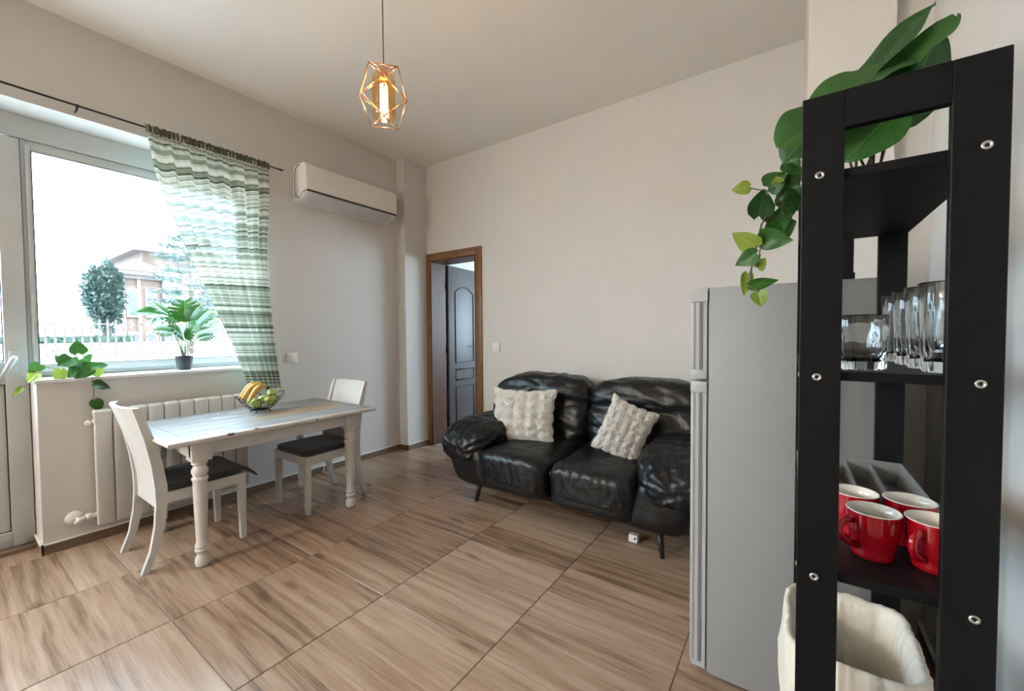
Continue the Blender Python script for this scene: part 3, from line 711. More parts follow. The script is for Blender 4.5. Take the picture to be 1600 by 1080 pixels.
m.build('wire_base', WIRE, bk, smooth=True)
ap = None
for k, (dx, dy, dz, r, lab) in enumerate(((0.030, 0.052, 0.080, 0.038, 'green apple at the front of the basket, stalk end up'), (-0.050, 0.035, 0.072, 0.035, 'green apple at the back of the basket'),
                          (0.028, -0.038, 0.066, 0.036, 'green apple low in the basket under the bananas'), (-0.036, -0.034, 0.068, 0.033, 'green apple behind the bananas by the radiator side'), (-0.02, 0.085, 0.112, 0.033, 'green apple resting on the rim beside the bananas'))):
    c = BC+Vector((dx, dy, dz)); t = thing('apple', lab, 'apple', tuple(c), 'fruit in the basket')
    pr = []
    for q in range(15):
        a = PI*q/14; rr = math.sin(a)*(1.0+0.06*math.cos(a)); zz = -math.cos(a)*0.90; zz -= 0.20*math.exp(-(rr/0.30)**2) if a > PI/2 else -0.10*math.exp(-(rr/0.22)**2)
        pr.append((rr*r, zz*r))
    RM = Matrix.Translation(c) @ Matrix.Rotation(0.5*math.sin(k*2.1), 4, 'X') @ Matrix.Rotation(0.45*math.cos(k*1.7), 4, 'Y')
    MB().lathe(pr, (0, 0, 0), 20, close=False).xform(RM).build('flesh', APPLE, t, smooth=True)
    MB().tube([(0, 0, 0.66*r), (0.002, 0, 0.9*r), (0.005, 0, 1.12*r)], [0.0016, 0.0013, 0.002], 6).xform(RM).build('stalk', STALK, t, smooth=True)
bun = thing('banana_bunch', 'bunch of ripe yellow bananas lying on top of the apples', 'bananas', tuple(BC+Vector((0, 0, 0.1))))
hub = BC+Vector((-0.02, 0.050, 0.155))
for k, (tip, lift, bow) in enumerate((((0.080, -0.105, 0.088), 0.050, 0.010), ((0.030, -0.125, 0.094), 0.058, 0.0), ((-0.030, -0.110, 0.10), 0.062, -0.015))):
    T = BC+Vector(tip); pts = []; rs = []
    for q in range(15):
        s_ = q/14; p = hub.lerp(T, s_)+Vector((bow, 0, 0))*math.sin(PI*s_); p.z += lift*math.sin(PI*min(1, s_*1.02))*0.85
        pts.append(p); rs.append(0.0062 if q == 0 else 0.007 if q == 1 else 0.0175*(math.sin(PI*min(1, max(0, (s_-0.03)/0.97)))**0.42)+0.0018)
    rs[-1] = 0.0035
    b = MB().tube(pts, rs, 7).build('banana', BANANA, bun, smooth=True)
    MB().tube([pts[-1], pts[-1]+(pts[-1]-pts[-2]).normalized()*0.006], 0.0036, 6).build('tip', STALK, b, smooth=True)
MB().tube([hub+Vector((0, 0.0, 0.0)), hub+Vector((-0.006, 0.022, -0.006))], [0.013, 0.007], 8).build('stem', STALK, bun, smooth=True)

# ------------------------------------------------------------------ sofa
SX, SY = -1.21, 2.56
sofa = thing('sofa', 'black leather two seat sofa with puffy arms', 'sofa', (SX, SY, 0))
def wr(p, s, amp, st=(1, 1, 1)):
    q = Vector((p.x*st[0], p.y*st[1], p.z*st[2]))*s
    n = noise.noise(q)+0.5*noise.noise(q*2.1+Vector((5, 3, 1)))
    return amp*(1-abs(n)*2.0)
# base, tapering toward the floor
def dbase(q, d):
    k = 1+0.10*(q.z/0.14); return Vector((q.x*(1+0.04*(q.z/0.14)), q.y*k if q.y < 0 else q.y, q.z))
MB().puff((SX, 2.58, 0.235), (0.80, 0.41, 0.135), 7, 20, dbase).build('base', LEATHER, sofa, smooth=True)
for s in (-1, 1):
    def dseat(q, d, s=s):
        r = q.copy()
        if q.y < -0.25: r.z += 0.012*math.cos(q.x*5)
        if q.z > 0: r.z += 0.015*(1-(q.x/0.26)**2)*(1-(q.y/0.44)**2)+0.03*max(0, q.y/0.43)
        if q.y < -0.30 and q.z > -0.05:
            f = min(1, (-q.y-0.30)/0.1); r += d*wr(Vector((q.x+s, q.y, q.z)), 13, 0.006*f, (1.6, 0.7, 0.5))
        r += d*wr(Vector((q.x+s*3, q.y, q.z)), 5, 0.004)
        return r
    MB().puff((SX+s*0.268, 2.492, 0.272), (0.271, 0.415, 0.137), 6.5, 40, dseat).build('seat_cushion', LEATHER, sofa, smooth=True)
    def dback(q, d, s=s):
        r = q.copy(); t = (q.z+0.25)/0.5
        r.y += 0.07*t                                     # lean back
        o = q.x*s                                         # outward
        if o > 0 and q.z > 0: r.z -= 0.055*(o/0.43)**3*t
        r += d*wr(Vector((q.x*1.0+s*2+q.z*0.7, q.y, q.z)), 4.5, 0.014, (1.0, 1, 2.2))
        r += d*wr(Vector((q.x+s*5, q.y, q.z+q.x*0.5)), 12, 0.004, (0.6, 1, 1.8))
        if q.y < 0: r.y += 0.02*math.exp(-((q.z-0.07)/0.035)**2)     # horizontal tuck
        return r
    MB().puff((SX+s*0.428, 2.765, 0.600), (0.428, 0.145, 0.262), 4.2, 34, dback).build('back_cushion', LEATHER, sofa, smooth=True)
    def darm(q, d, s=s):
        r = q.copy(); f = max(0, -q.y/0.32)               # 0 back .. 1 front
        r.z -= 0.055*f*f
        r.x += s*0.03*f
        k = 1+0.10*math.exp(-((q.y+0.22)/0.12)**2); r.x = r.x*k; 
        g_ = max(0, min(1, (-q.y-0.10)/0.2))
        an = math.atan2(q.z, q.x)
        rd = min(1, math.hypot(q.x/0.17, q.z/0.105)); r += d*(0.008*g_*rd*rd*math.sin(an*13+5*noise.noise(q*8))*(0.5+0.5*noise.noise(q*14)))
        r += d*wr(Vector((q.x+s, q.y, q.z)), 9, 0.011, (1, 1.2, 1))
        r += d*wr(Vector((q.x+s, q.y, q.z)), 20, 0.004*g_, (1, 1, 1))
        return r
    MB().puff((SX+s*0.695, 2.455, 0.446), (0.197, 0.365, 0.114), 3.6, 44, darm).build('armrest', LEATHER, sofa, smooth=True)
    def dpan(q, d, s=s):
        r = q.copy(); r.x += s*0.075*(q.z/0.17); 
        r += d*wr(Vector((q.x+s*7, q.y, q.z)), 4, 0.006); 
        if q.z > 0.04: r += d*0.008*math.sin(q.y*60)*0.4
        return r
    MB().puff((SX+s*0.650, 2.520, 0.275), (0.195, 0.405, 0.165), 5.0, 22, dpan).build('arm_panel', LEATHER, sofa, smooth=True)
MB().puff((SX, 2.955, 0.46), (0.86, 0.075, 0.33), 8, 16).build('back_panel', LEATHER, sofa, smooth=True)
for (x, y, dx, dy) in ((-1.815, 2.215, -0.022, -0.02), (-0.575, 2.195, 0.022, -0.02), (-1.815, 2.88, -0.02, 0.02), (-0.575, 2.88, 0.02, 0.02)):
    MB().tube([(x, y, 0.135), (x+dx, y+dy, 0.0)], [0.020, 0.012], 10).build('leg', BLACKLINE, sofa, smooth=True)

# fluffy cushions
def cushion(lab, c, right, up, hw, hh, ht):
    right = Vector(right).normalized(); up = Vector(up); up = (up-right*up.dot(right)).normalized(); nrm = right.cross(up)
    m = MB(); n = 76
    for side in (1, -1):
        for j in range(n+1):
            for i in range(n+1):
                u, v = i/n*2-1, j/n*2-1
                prof_ = ((1-abs(u)**2.6)*(1-abs(v)**2.6))
                tz = ht*max(0, prof_)**0.50
                pinch = 0.055*(abs(u)**1.5)*(1-v*v)
                x = u*hw*(1-0.06*(1-v*v)); y = v*hh*(1-0.07*(1-u*u))
                bub = (0.5-0.5*math.cos((u+1)*PI*5+0.8*noise.noise(Vector((v*3, 0, c[0])))))**0.7*(0.5-0.5*math.cos((v+1)*PI*5+0.8*noise.noise(Vector((u*3, 4, c[0])))))**0.7
                fuzz = noise.noise(Vector((u*40, v*40, side*3+c[0])))*0.007+noise.noise(Vector((u*9, v*9, side*3)))*0.007
                tz += (0.024*bub-0.006+fuzz)*(1-0.75*max(abs(u), abs(v))**8)
                eg = 1+0.055*abs(math.sin((u-v)*7.5))*max(abs(u), abs(v))**5+noise.noise(Vector((u*30, v*30, c[0])))*0.03+0.06*(abs(u*v))**4
                if abs(u) == 1 or abs(v) == 1: tz = 0
                m.v.append(Vector(c)+right*(x*eg)+up*(y*eg)+nrm*(tz*side))
    K = (n+1)**2
    for j in range(n):
        for i in range(n):
            k = j*(n+1)+i; m.f.append((k, k+1, k+n+2, k+n+1)); m.f.append((K+k+n+1, K+k+n+2, K+k+1, K+k))
    bm = bmesh.new(); tv = [bm.verts.new(p) for p in m.v]
    for f in m.f: bm.faces.new([tv[i] for i in f])
    bmesh.ops.remove_doubles(bm, verts=bm.verts, dist=1e-5); bm.verts.index_update()
    m2 = MB().add([v_.co.copy() for v_ in bm.verts], [[v_.index for v_ in f.verts] for f in bm.faces]); bm.free()
    co = tag(m2.build('cushion', FUR, smooth=True), lab, 'cushion', 'white fluffy cushions on the sofa')
    fm = MB(); RF = random.Random(int(abs(c[0])*100)); me = co.data
    for p in me.polygons:
        if p.area < 1e-7: continue
        for _ in range(2):
            q = Vector(p.center)+Vector((RF.uniform(-1, 1), RF.uniform(-1, 1), RF.uniform(-1, 1)))*0.002
            d = (Vector(p.normal)+Vector((RF.gauss(0, .55), RF.gauss(0, .55), RF.gauss(0, .55)-0.25))).normalized(); b = d.orthogonal().normalized()
            l = RF.uniform(0.006, 0.013)
            fm.add([q-b*0.0011-d*0.001, q+b*0.0011-d*0.001, q+d*l], [(0, 1, 2)])
    tag(fm.build('fur', FUR, co), kind='stuff')
cushion('white fluffy cushion standing upright by the sofa arm nearest the doorway', (-1.635, 2.500, 0.580), (0.965, 0.20, 0.02), (-0.03, 0.26, 0.93), 0.235, 0.190, 0.085)
cushion('white fluffy cushion tipped on one corner by the sofa arm nearest the fridge', (-0.865, 2.480, 0.575), (0.90, 0.12, -0.36), (0.36, 0.30, 0.88), 0.140, 0.172, 0.075)
ad = thing('plug_adapter', 'small white plug adapter on the floor under the sofa', 'adapter', (-0.735, 2.262, 0))
MB().rbox((-0.760, 2.245, 0.0), (-0.708, 2.285, 0.044), 0.005).build('body', WPLASTIC, ad, auto=40)
MB().lathe([(0.0, 0), (0.006, 0), (0.006, 0.0015), (0, 0.0015)], (0, 0, 0), 10).xform(Matrix.Translation((-0.722, 2.2455, 0.026)) @ Matrix.Rotation(PI/2, 4, 'X')).build('socket_hole', BLACKLINE, ad)

# white cable by the skirting
tag(MB().tube([(-3.325, 1.93, 0.055), (-3.318, 1.935, 0.04), (-3.312, 1.915, 0.020), (-3.30, 1.93, 0.004), (-3.27, 1.945, 0.004), (-3.25, 1.93, 0.004)], 0.004, 6).build('cable', WPLASTIC, smooth=True), 'short white cable end on the floor by the skirting', 'cable')

# ------------------------------------------------------------------ pendant lamp
LC = at(600, 151, Y=1.123)
pl = thing('pendant_lamp', 'rose copper wire cage pendant lamp with a glowing amber bulb', 'pendant lamp', (LC.x, LC.y, ZC))
MB().lathe([(0.0, -0.03), (0.02, -0.03), (0.05, -0.012), (0.05, 0.0)], (LC.x, LC.y, ZC), 24).build('ceiling_rose', COPPER, pl, smooth=True)
MB().tube([(LC.x, LC.y, ZC-0.02), (LC.x, LC.y, LC.z+0.115)], 0.0028, 8).build('cord', CORDM, pl, smooth=True)
MB().lathe([(0.008, 0.125), (0.014, 0.118), (0.017, 0.080), (0.017, 0.066), (0.0, 0.066)], LC, 16).build('socket', COPPER, pl, smooth=True)
def ringp(n, r, z, a0): return [LC+Vector((r*math.cos(a0+2*PI*k/n), r*math.sin(a0+2*PI*k/n), z)) for k in range(n)]
a0 = math.radians(20)
T = ringp(3, 0.066, 0.112, a0); U = ringp(3, 0.105, 0.035, a0+PI/3); D = ringp(3, 0.105, -0.035, a0+0.0); Bt = ringp(3, 0.066, -0.112, a0+PI/3)
E = []
for k in range(3):
    k2 = (k+1) % 3
    E += [(T[k], T[k2]), (Bt[k], Bt[k2]), (T[k], U[k]), (T[k2], U[k]), (D[k], Bt[k]), (D[k2], Bt[k]), (U[k], D[k]), (U[k], D[k2])]
    E += [(T[k], D[k])]
for (a, b) in E: MB().tube([a, b], 0.0021, 6).build('cage_rod', COPPER, pl, smooth=True)
for k in range(3): MB().tube([T[k], LC+Vector((0, 0, 0.118))], 0.0018, 6).build('cage_rod', COPPER, pl, smooth=True)
MB().lathe([(0.046, 0.085), (0.047, 0.075), (0.047, -0.085), (0.045, -0.088), (0.044, -0.085), (0.044, 0.075), (0.043, 0.083)], LC, 28, close=False).build('glass_cylinder', AMBER, pl, smooth=True)
bulb = MB().lathe([(0.0, -0.075), (0.012, -0.072), (0.019, -0.060), (0.020, 0.030), (0.014, 0.055), (0.012, 0.066)], LC, 20).build('bulb', glassmat('bulb_glass', (1.0, 0.86, 0.62), 0.05), pl, smooth=True)
FIL = mat('glowing_filament', (1.0, 0.6, 0.2), 0.5, emit=(1.0, 0.74, 0.32), estr=70)
m = MB()
for k in range(6):
    a = 2*PI*k/6; x, y = 0.0125*math.cos(a), 0.0125*math.sin(a); m.tube([LC+Vector((x, y, 0.048)), LC+Vector((x*1.1, y*1.1, -0.062))], 0.0020, 6)
m.build('filament', FIL, bulb, smooth=True)
ld = bpy.data.lights.new('bulb_light', 'POINT'); ld.energy = 1.2; ld.color = (1.0, 0.72, 0.42); ld.shadow_soft_size = 0.02
lo = bpy.data.objects.new('bulb_light', ld); col.objects.link(lo); lo.location = LC-Vector((LC.x, LC.y, ZC))+Vector((0, 0, -0.03)); lo.parent = pl

FILL_GLOW = mat('fill_globe_glow', (0.9, 0.85, 0.75), 0.4, emit=(1.0, 0.95, 0.86), estr=16)  # unseen globes added behind the camera to brighten the back wall
for k, (lx, ly) in enumerate(((-3.08, -4.2), (-3.08, -3.5), (-3.08, -2.8))):
    kl = thing('fill_globe', ('added unseen fill light globe nearest the end wall', 'middle one of three added unseen fill light globes', 'added unseen fill light globe nearest the balcony door')[k], 'pendant lamp', (lx, ly, ZC), 'added fill lights behind the camera')
    MB().lathe([(0, -0.03), (0.02, -0.03), (0.05, -0.012), (0.05, 0)], (lx, ly, ZC), 20).build('ceiling_rose', WPLASTIC, kl, smooth=True)
    MB().tube([(lx, ly, ZC-0.02), (lx, ly, 2.46)], 0.003, 8).build('cord', CORDM, kl, smooth=True)
    MB().lathe([(0.23*math.sin(PI*q/16), -0.23*math.cos(PI*q/16)) for q in range(17)], (lx, ly, 2.24), 28, close=False).build('globe', FILL_GLOW, kl, smooth=True)

# ------------------------------------------------------------------ fridge
fr = thing('fridge', 'silver grey two door fridge standing behind the black shelf', 'fridge', (0.0, 1.77, 0))
FY0, FY1 = 1.492, 2.045
MB().rbox((-0.232, FY0, 0.020), (0.238, FY1, 1.336), 0.004).build('body', FRIDGE, fr, auto=40)
MB().box((-0.238, FY0+0.008, 0.03), (-0.231, FY1-0.008, 1.325)).build('gasket', GASKET, fr)
def fdoor(z0, z1, top):
    pr_ = [(-0.2385, z0), (-0.2385, z1)]
    if top: pr_ += [(-0.262, z1), (-0.276, z1-0.006), (-0.284, z1-0.018), (-0.286, z1-0.034)]
    else: pr_ += [(-0.286, z1)]
    pr_ += [(-0.286, z0+0.012), (-0.280, z0)]
    d = MB().prism(pr_, 1, FY0+0.003, FY1-0.003).build('door', FRIDGED, fr, auto=40)
    return d
d = fdoor(1.030, 1.338, True); d2 = fdoor(0.030, 1.022, False)
for (a, b, dd) in ((1.292, 1.3385, d), (1.030, 1.060, d), (0.985, 1.0222, d2)):
    MB().rbox((-0.2885, FY0-0.002, a), (-0.2365, FY0+0.02, b), 0.003).build('edge_cap', FRIDGED, dd, auto=40) if b < 1.3 else \
    MB().prism([(-0.2365, a), (-0.2365, b), (-0.262, b), (-0.277, b-0.006), (-0.285, b-0.018), (-0.2875, b-0.034), (-0.2875, a)], 1, FY0-0.002, FY0+0.02).build('edge_cap', FRIDGED, dd, auto=40)
for (a, b, dd) in ((1.062, 1.290, d), (0.05, 0.983, d2)):
    MB().box((-0.262, FY0+0.0012, a), (-0.252, FY0+0.0035, b)).build('grip_groove', GASKET, dd)
    MB().rbox((-0.2875, FY0+0.0005, a), (-0.275, FY0+0.012, b), 0.003).build('edge_strip', FRIDGED, dd, auto=40)
for x in (-0.19, 0.19):
    for y in (FY0+0.06, FY1-0.06): MB().tube([(x, y, 0.0), (x, y, 0.022)], 0.018, 10).build('foot', BLACKLINE, fr)
bx_ = thing('black_box', 'black set top box on top of the fridge behind the shelf post', 'device', (0.10, 1.62, 1.336))
MB().rbox((0.045, 1.56, 1.336), (0.1475, 1.66, 1.362), 0.002).build('base', BLACKLINE, bx_, auto=40)
MB().rbox((0.050, 1.565, 1.361), (0.1445, 1.655, 1.50), 0.002).build('upright', BLACKLINE, bx_, auto=40)

# ------------------------------------------------------------------ black shelf
D1, D2, FT = 0.82, 1.404, 0.016
SX0, SX1, SO0, SO1 = 0.0085, 0.2335, 0.0625, 0.1780
ST, SOT = 1.563, 1.5055
sh = thing('shelving_unit', 'tall narrow black shelving unit in front of the fridge', 'shelf', (0.121, 1.12, 0))
for y in (D1, D2):
    for (a, b) in ((SX0, SO0), (SO1, SX1)): MB().rbox((a, y, 0), (b, y+FT, ST), 0.0012, 1).build('post', BLACKBOARD, sh)
    MB().rbox((SO0, y, SOT), (SO1, y+FT, ST), 0.0008, 1).build('rail', BLACKBOARD, sh)
    MB().rbox((SO0, y, 0.06), (SO1, y+FT, 0.115), 0.0008, 1).build('rail', BLACKBOARD, sh)
BZ = (1.4465, 1.1240, 0.7950)
for z in BZ: MB().rbox((SX0+0.001, D1+FT, z-0.0145), (SX1-0.001, D2, z), 0.0012, 1).build('board', BLACKBOARD, sh)
sc1 = None
for z in BZ:
    for x in (0.0320, 0.2115):
        for (y, sg) in ((D1, -1), (D2+FT, 1)):
            q = MB().lathe([(0, 0.0), (0.0062, 0.0), (0.0058, 0.0016), (0.0040, 0.0020), (0.0030, 0.0006), (0, 0.0006)], (0, 0, 0), 16).xform(Matrix.Translation((x, y, z-0.0085)) @ Matrix.Rotation(sg*-PI/2, 4, 'X'))
            s_ = q.build('screw', STEEL, sh, smooth=True)
            MB().lathe([(0, 0.0), (0.0028, 0.0), (0.0028, 0.0009), (0, 0.0009)], (0, 0, 0), 6).xform(Matrix.Translation((x, y, z-0.0085)) @ Matrix.Rotation(sg*-PI/2, 4, 'X')).build('hex_socket', BLACKLINE, s_)
    for y in (1.0,):
        MB().lathe([(0, 0.0), (0.004, 0.0), (0.004, 0.0018), (0, 0.0022)], (0, 0, 0), 12).xform(Matrix.Translation((SX0+0.001, D1+0.03, z-0.008)) @ Matrix.Rotation(-PI/2, 4, 'Y')).build('screw', STEEL, sh, smooth=True)

# ------------------------------------------------------------------ glasses
def glass(name, lab, grp, x, y, z, r0, r1, h, base):
    def md(a, zz): return 1+0.034*math.cos(10*a)*(1 if zz < h*0.72 else 0)
    out = [(0, 0.0), (r0*0.90, 0.0), (r0, 0.004), (r0+(r1-r0)*0.25, h*0.25), (r0+(r1-r0)*0.55, h*0.55), (r0+(r1-r0)*0.75, h*0.75), (r1, h-0.002), (r1-0.0012, h)]
    inn = [(r1-0.0026, h-0.002), (r0+(r1-r0)*0.75-0.0030, h*0.75), (r0+(r1-r0)*0.4-0.0036, h*0.4), (r0-0.0045, base+0.008), (r0*0.6, base), (0, base)]
    o = MB().lathe(out+inn, (x, y, z), 60, md, close=False).build(name, TUMBLER, smooth=True, loc=(x, y, z))
    tag(o, lab, 'glass', grp)
def glass_at(*a): glass(*a)
glass('tumbler', 'short clear glass tumbler with a thick base on the shelf', None, 0.094, 0.900, BZ[1], 0.032, 0.037, 0.092, 0.016)
for k, y in enumerate((0.900, 0.985, 1.078, 1.180)):
    glass('highball_glass', ('tall clear glass right beside the front right shelf post', 'tall clear glass second in the row, behind the one at the post', 'tall clear glass third in the row, behind two others', 'tall clear glass at the far end of the row')[k], 'tall glasses in a row on the shelf', 0.1945-0.002*k, y, BZ[1], 0.027, 0.033, 0.140, 0.018)

# ------------------------------------------------------------------ mugs
def mug(lab, x, y, ang, hole):
    t = thing('mug', lab, 'mug', (x, y, BZ[2]), 'red mugs on the shelf')
    H = 0.082
    out = [(0, 0.0), (0.0265, 0.0), (0.029, 0.003), (0.0295, 0.010), (0.0285, 0.014), (0.031, 0.024), (0.0345, 0.045), (0.0365, 0.065), (0.0378, H-0.001)]
    MB().lathe(out, (x, y, BZ[2]), 40, close=False).build('body', MUGRED, t, smooth=True)
    MB().lathe([(0.0378, H-0.001), (0.0372, H+0.0006), (0.0358, H), (0.0345, 0.064), (0.0322, 0.044), (0.028, 0.016), (0.018, 0.006), (0, 0.005)], (x, y, BZ[2]), 40, close=False).build('lining', MUGWHITE, t, smooth=True)
    ca, sa = math.cos(ang), math.sin(ang); pts = []
    for (r, z) in ((0.0372, 0.066), (0.047, 0.067), (0.058, 0.061), (0.061, 0.049), (0.056, 0.036), (0.045, 0.027), (0.0325, 0.022)):
        pts.append((x+r*ca, y+r*sa, BZ[2]+z))
    MB().tube(pts, [0.0068, 0.0062, 0.006, 0.0058, 0.0058, 0.0060, 0.0066], 10).build('handle', MUGRED, t, smooth=True)
mug('red mug with cream lining, front of the group beside the left shelf post', 0.1185, 0.935, math.radians(215), 0)
mug('red mug with cream lining, front of the group beside the right shelf post', 0.1960, 0.940, math.radians(234), 0)
mug('red mug with cream lining, behind the others beside the left shelf post', 0.1010, 1.024, math.radians(160), 0)
mug('red mug with cream lining, behind the others next to the cutlery tray', 0.1800, 1.028, math.radians(60), 0)
# cutlery tray
tr = thing('cutlery_tray', 'smoky grey plastic cutlery tray behind the red mugs', 'tray', (0.12, 1.23, BZ[2]))
tx0, tx1, ty0, ty1, tz, tt = 0.014, 0.228, 1.080, 1.395, BZ[2], 0.055
def slant(x0, x1, y0, y1, z0, z1, o=0.008):
    return [(x0, y0, z0), (x1, y0, z0), (x1, y1, z0), (x0, y1, z0), (x0-o, y0-o, z1), (x1+o, y0-o, z1), (x1+o, y1+o, z1), (x0-o, y1+o, z1)]
m = MB()
A = slant(tx0+0.008, tx1-0.008, ty0+0.008, ty1-0.008, tz+0.0005, tz+tt); B_ = slant(tx0+0.011, tx1-0.011, ty0+0.011, ty1-0.011, tz+0.003, tz+tt)
m.v += [Vector(p) for p in A+B_]; m.f += [(3, 2, 1, 0), (8, 9, 10, 11)]
for k in range(4):
    k2 = (k+1) % 4; m.f += [(k, k2, 4+k2, 4+k), (8+k2, 8+k, 12+k, 12+k2), (4+k, 4+k2, 12+k2, 12+k)]
m.build('tray_shell', TRAYM, tr)
MB().tube([(p[0], p[1], tz+tt) for p in A[4:]], 0.003, 6, closed=True).build('rim', TRAYM, tr)
for x in (0.068, 0.118, 0.168): MB().prism([(x-0.006, tz+0.002), (x+0.006, tz+0.002), (x+0.002, tz+0.050), (x-0.002, tz+0.050)], 1, ty0+0.012, ty1-0.012).build('divider', TRAYM, tr)

# ------------------------------------------------------------------ bin with liner
bn = thing('waste_bin', 'waste bin with a crumpled cream liner under the shelf', 'bin', (0.105, 1.115, 0))
BX0, BX1, BY0, BY1, BRZ = -0.004, 0.214, 0.985, 1.255, 0.548
def rr(t, x0, x1, y0, y1, r):
    """rounded rectangle point at parameter t in 0..1"""
    cx, cy, hx, hy = (x0+x1)/2, (y0+y1)/2, (x1-x0)/2, (y1-y0)/2
    a = 2*PI*t; c, s = math.cos(a), math.sin(a); p = 4.5
    k = (abs(c)**p+abs(s)**p)**(-1/p); return cx+hx*k*c, cy+hy*k*s
def shell(rows, n=96, wob=0.0, seed=0):
    m = MB()
    for (z, o, wb) in rows:
        for i in range(n):
            x, y = rr(i/n, BX0-o, BX1+o, BY0-o, BY1+o, 0)
            a = 2*PI*i/n; nn = noise.noise(Vector((math.cos(a)*3.5, math.sin(a)*3.5, z*9+seed)))+0.7*noise.noise(Vector((math.cos(a)*11, math.sin(a)*11, z*4+seed)))+0.35*noise.noise(Vector((math.cos(a)*24, math.sin(a)*24, z*30+seed)))
            cx, cy = (BX0+BX1)/2, (BY0+BY1)/2; l = math.hypot(x-cx, y-cy)
            m.v.append(Vector((x+(x-cx)/l*nn*wb, y+(y-cy)/l*nn*wb, z+nn*wb*0.8)))
    for r in range(len(rows)-1):
        for i in range(n):
            j = (i+1) % n; m.f.append((r*n+i, r*n+j, (r+1)*n+j, (r+1)*n+i))
    return m
m = shell([(0.002, -0.03, 0), (0.25, -0.015, 0), (0.53, 0, 0), (0.534, -0.004, 0), (0.25, -0.019, 0), (0.01, -0.034, 0)]); m.f.append(tuple(range(96))[::-1]); m.f.append(tuple(5*96+i for i in range(96)))
m.build('bin_body', BINM, bn, auto=40)
m = shell([(0.33, 0.008, 0.012), (0.38, 0.010, 0.012), (0.43, 0.012, 0.011), (0.48, 0.010, 0.009), (0.52, 0.009, 0.007), (0.543, 0.007, 0.005), (0.551, 0.000, 0.004), (0.545, -0.008, 0.004), (0.52, -0.014, 0.006), (0.47, -0.020, 0.008), (0.40, -0.026, 0.010), (0.30, -0.034, 0.012), (0.20, -0.042, 0.014), (0.12, -0.055, 0.01), (0.10, -0.08, 0.008)], 160)
m.f.append(tuple(14*160+i for i in range(160)))
m.build('liner', LINER, bn, smooth=True)

# ------------------------------------------------------------------ plants
def leafmesh(base, tip, width, nrm, kind='heart', fold=0.18, curl=0.12, n=10):
    base, tip = Vector(base), Vector(tip); ydir = tip-base; L_ = ydir.length; ydir.normalize()
    nrm = Vector(nrm); nrm = (nrm-ydir*nrm.dot(ydir)).normalized(); xdir = ydir.cross(nrm)
    m = MB(); W = width/2; UVS = []
    def P(s, t, y_off=0.0, wsc=1.0):
        if kind == 'heart': w_ = W*min(1.0, 1.75*(t**0.36)*((1-t)**1.0)) if t < 0.97 else W*1.75*(1-t)*0.6; yo = -0.16*L_*abs(s)**1.3*(1-t)**5
        elif kind == 'broad': w_ = W*min(1.0, 1.50*(t**0.40)*((1-t)**0.62)); yo = -0.14*L_*abs(s)**1.3*(1-t)**5
        else: w_ = W*(1.75*(t**0.5)*((1-t)**0.75)); yo = 0
        x = s*w_*wsc
        z = fold*abs(x)-curl*L_*(t**2)+0.032*L_*math.sin(9*t+3*s+L_*40)*abs(s)
        return base+xdir*x+ydir*(t*L_+yo)+nrm*(z+0.0)
    if kind != 'monstera':
        K = 4
        for j in range(n+1):
            t = j/n; t = 0.004+t*0.992
            for i in range(-K, K+1): m.v.append(P(i/K, t)); UVS.append((i/K*0.5+0.5, t))
        c = 2*K+1
        for j in range(n):
            for i in range(2*K): k = j*c+i; m.f.append((k, k+1, k+c+1, k+c))
    else:
        # split leaf: lobes leaving the midrib on both sides
        for sd in (-1, 1):
            for q in range(6):
                t0 = 0.04+q*0.155; t1 = t0+0.165
                for r in range(6):
                    s = sd*r/5; sw = 0.16*abs(s)**1.4
                    nar = 1-0.42*abs(s)**2
                    tm = (t0+t1)/2; hw_ = (t1-t0)/2*nar
                    def PP(tt, s=s, sw=sw, q=q):
                        wmx = W*(math.sin(PI*min(0.97, 0.16+0.80*(q+0.5)/6))**0.7); x = s*wmx
                        return base+xdir*x+ydir*((tt+sw)*L_)+nrm*(fold*abs(x)*(1-abs(s)*0.8)-curl*L_*((tt+sw)**2))
                    m.v += [PP(tm-hw_), PP(tm+hw_)]; UVS += [(s*0.5+0.5, tm), (s*0.5+0.5, tm)]
                b = len(m.v)-12
                for r in range(5): m.f.append((b+2*r, b+2*r+1, b+2*r+3, b+2*r+2) if sd > 0 else (b+2*r, b+2*r+2, b+2*r+3, b+2*r+1))
    m.uv = UVS
    return m
def add_leaf(root, base, tip, width, nrm, mtl, kind='heart', **k):
    return leafmesh(base, tip, width, nrm, kind, **k).build('leaf', mtl, root, smooth=True)
def stem(root, pts, r=0.0016, mtl=STEM):
    return MB().tube(pts, r, 6).build('stem', mtl, root, smooth=True)
CAMD = lambda p: (CP-Vector(p)).normalized()

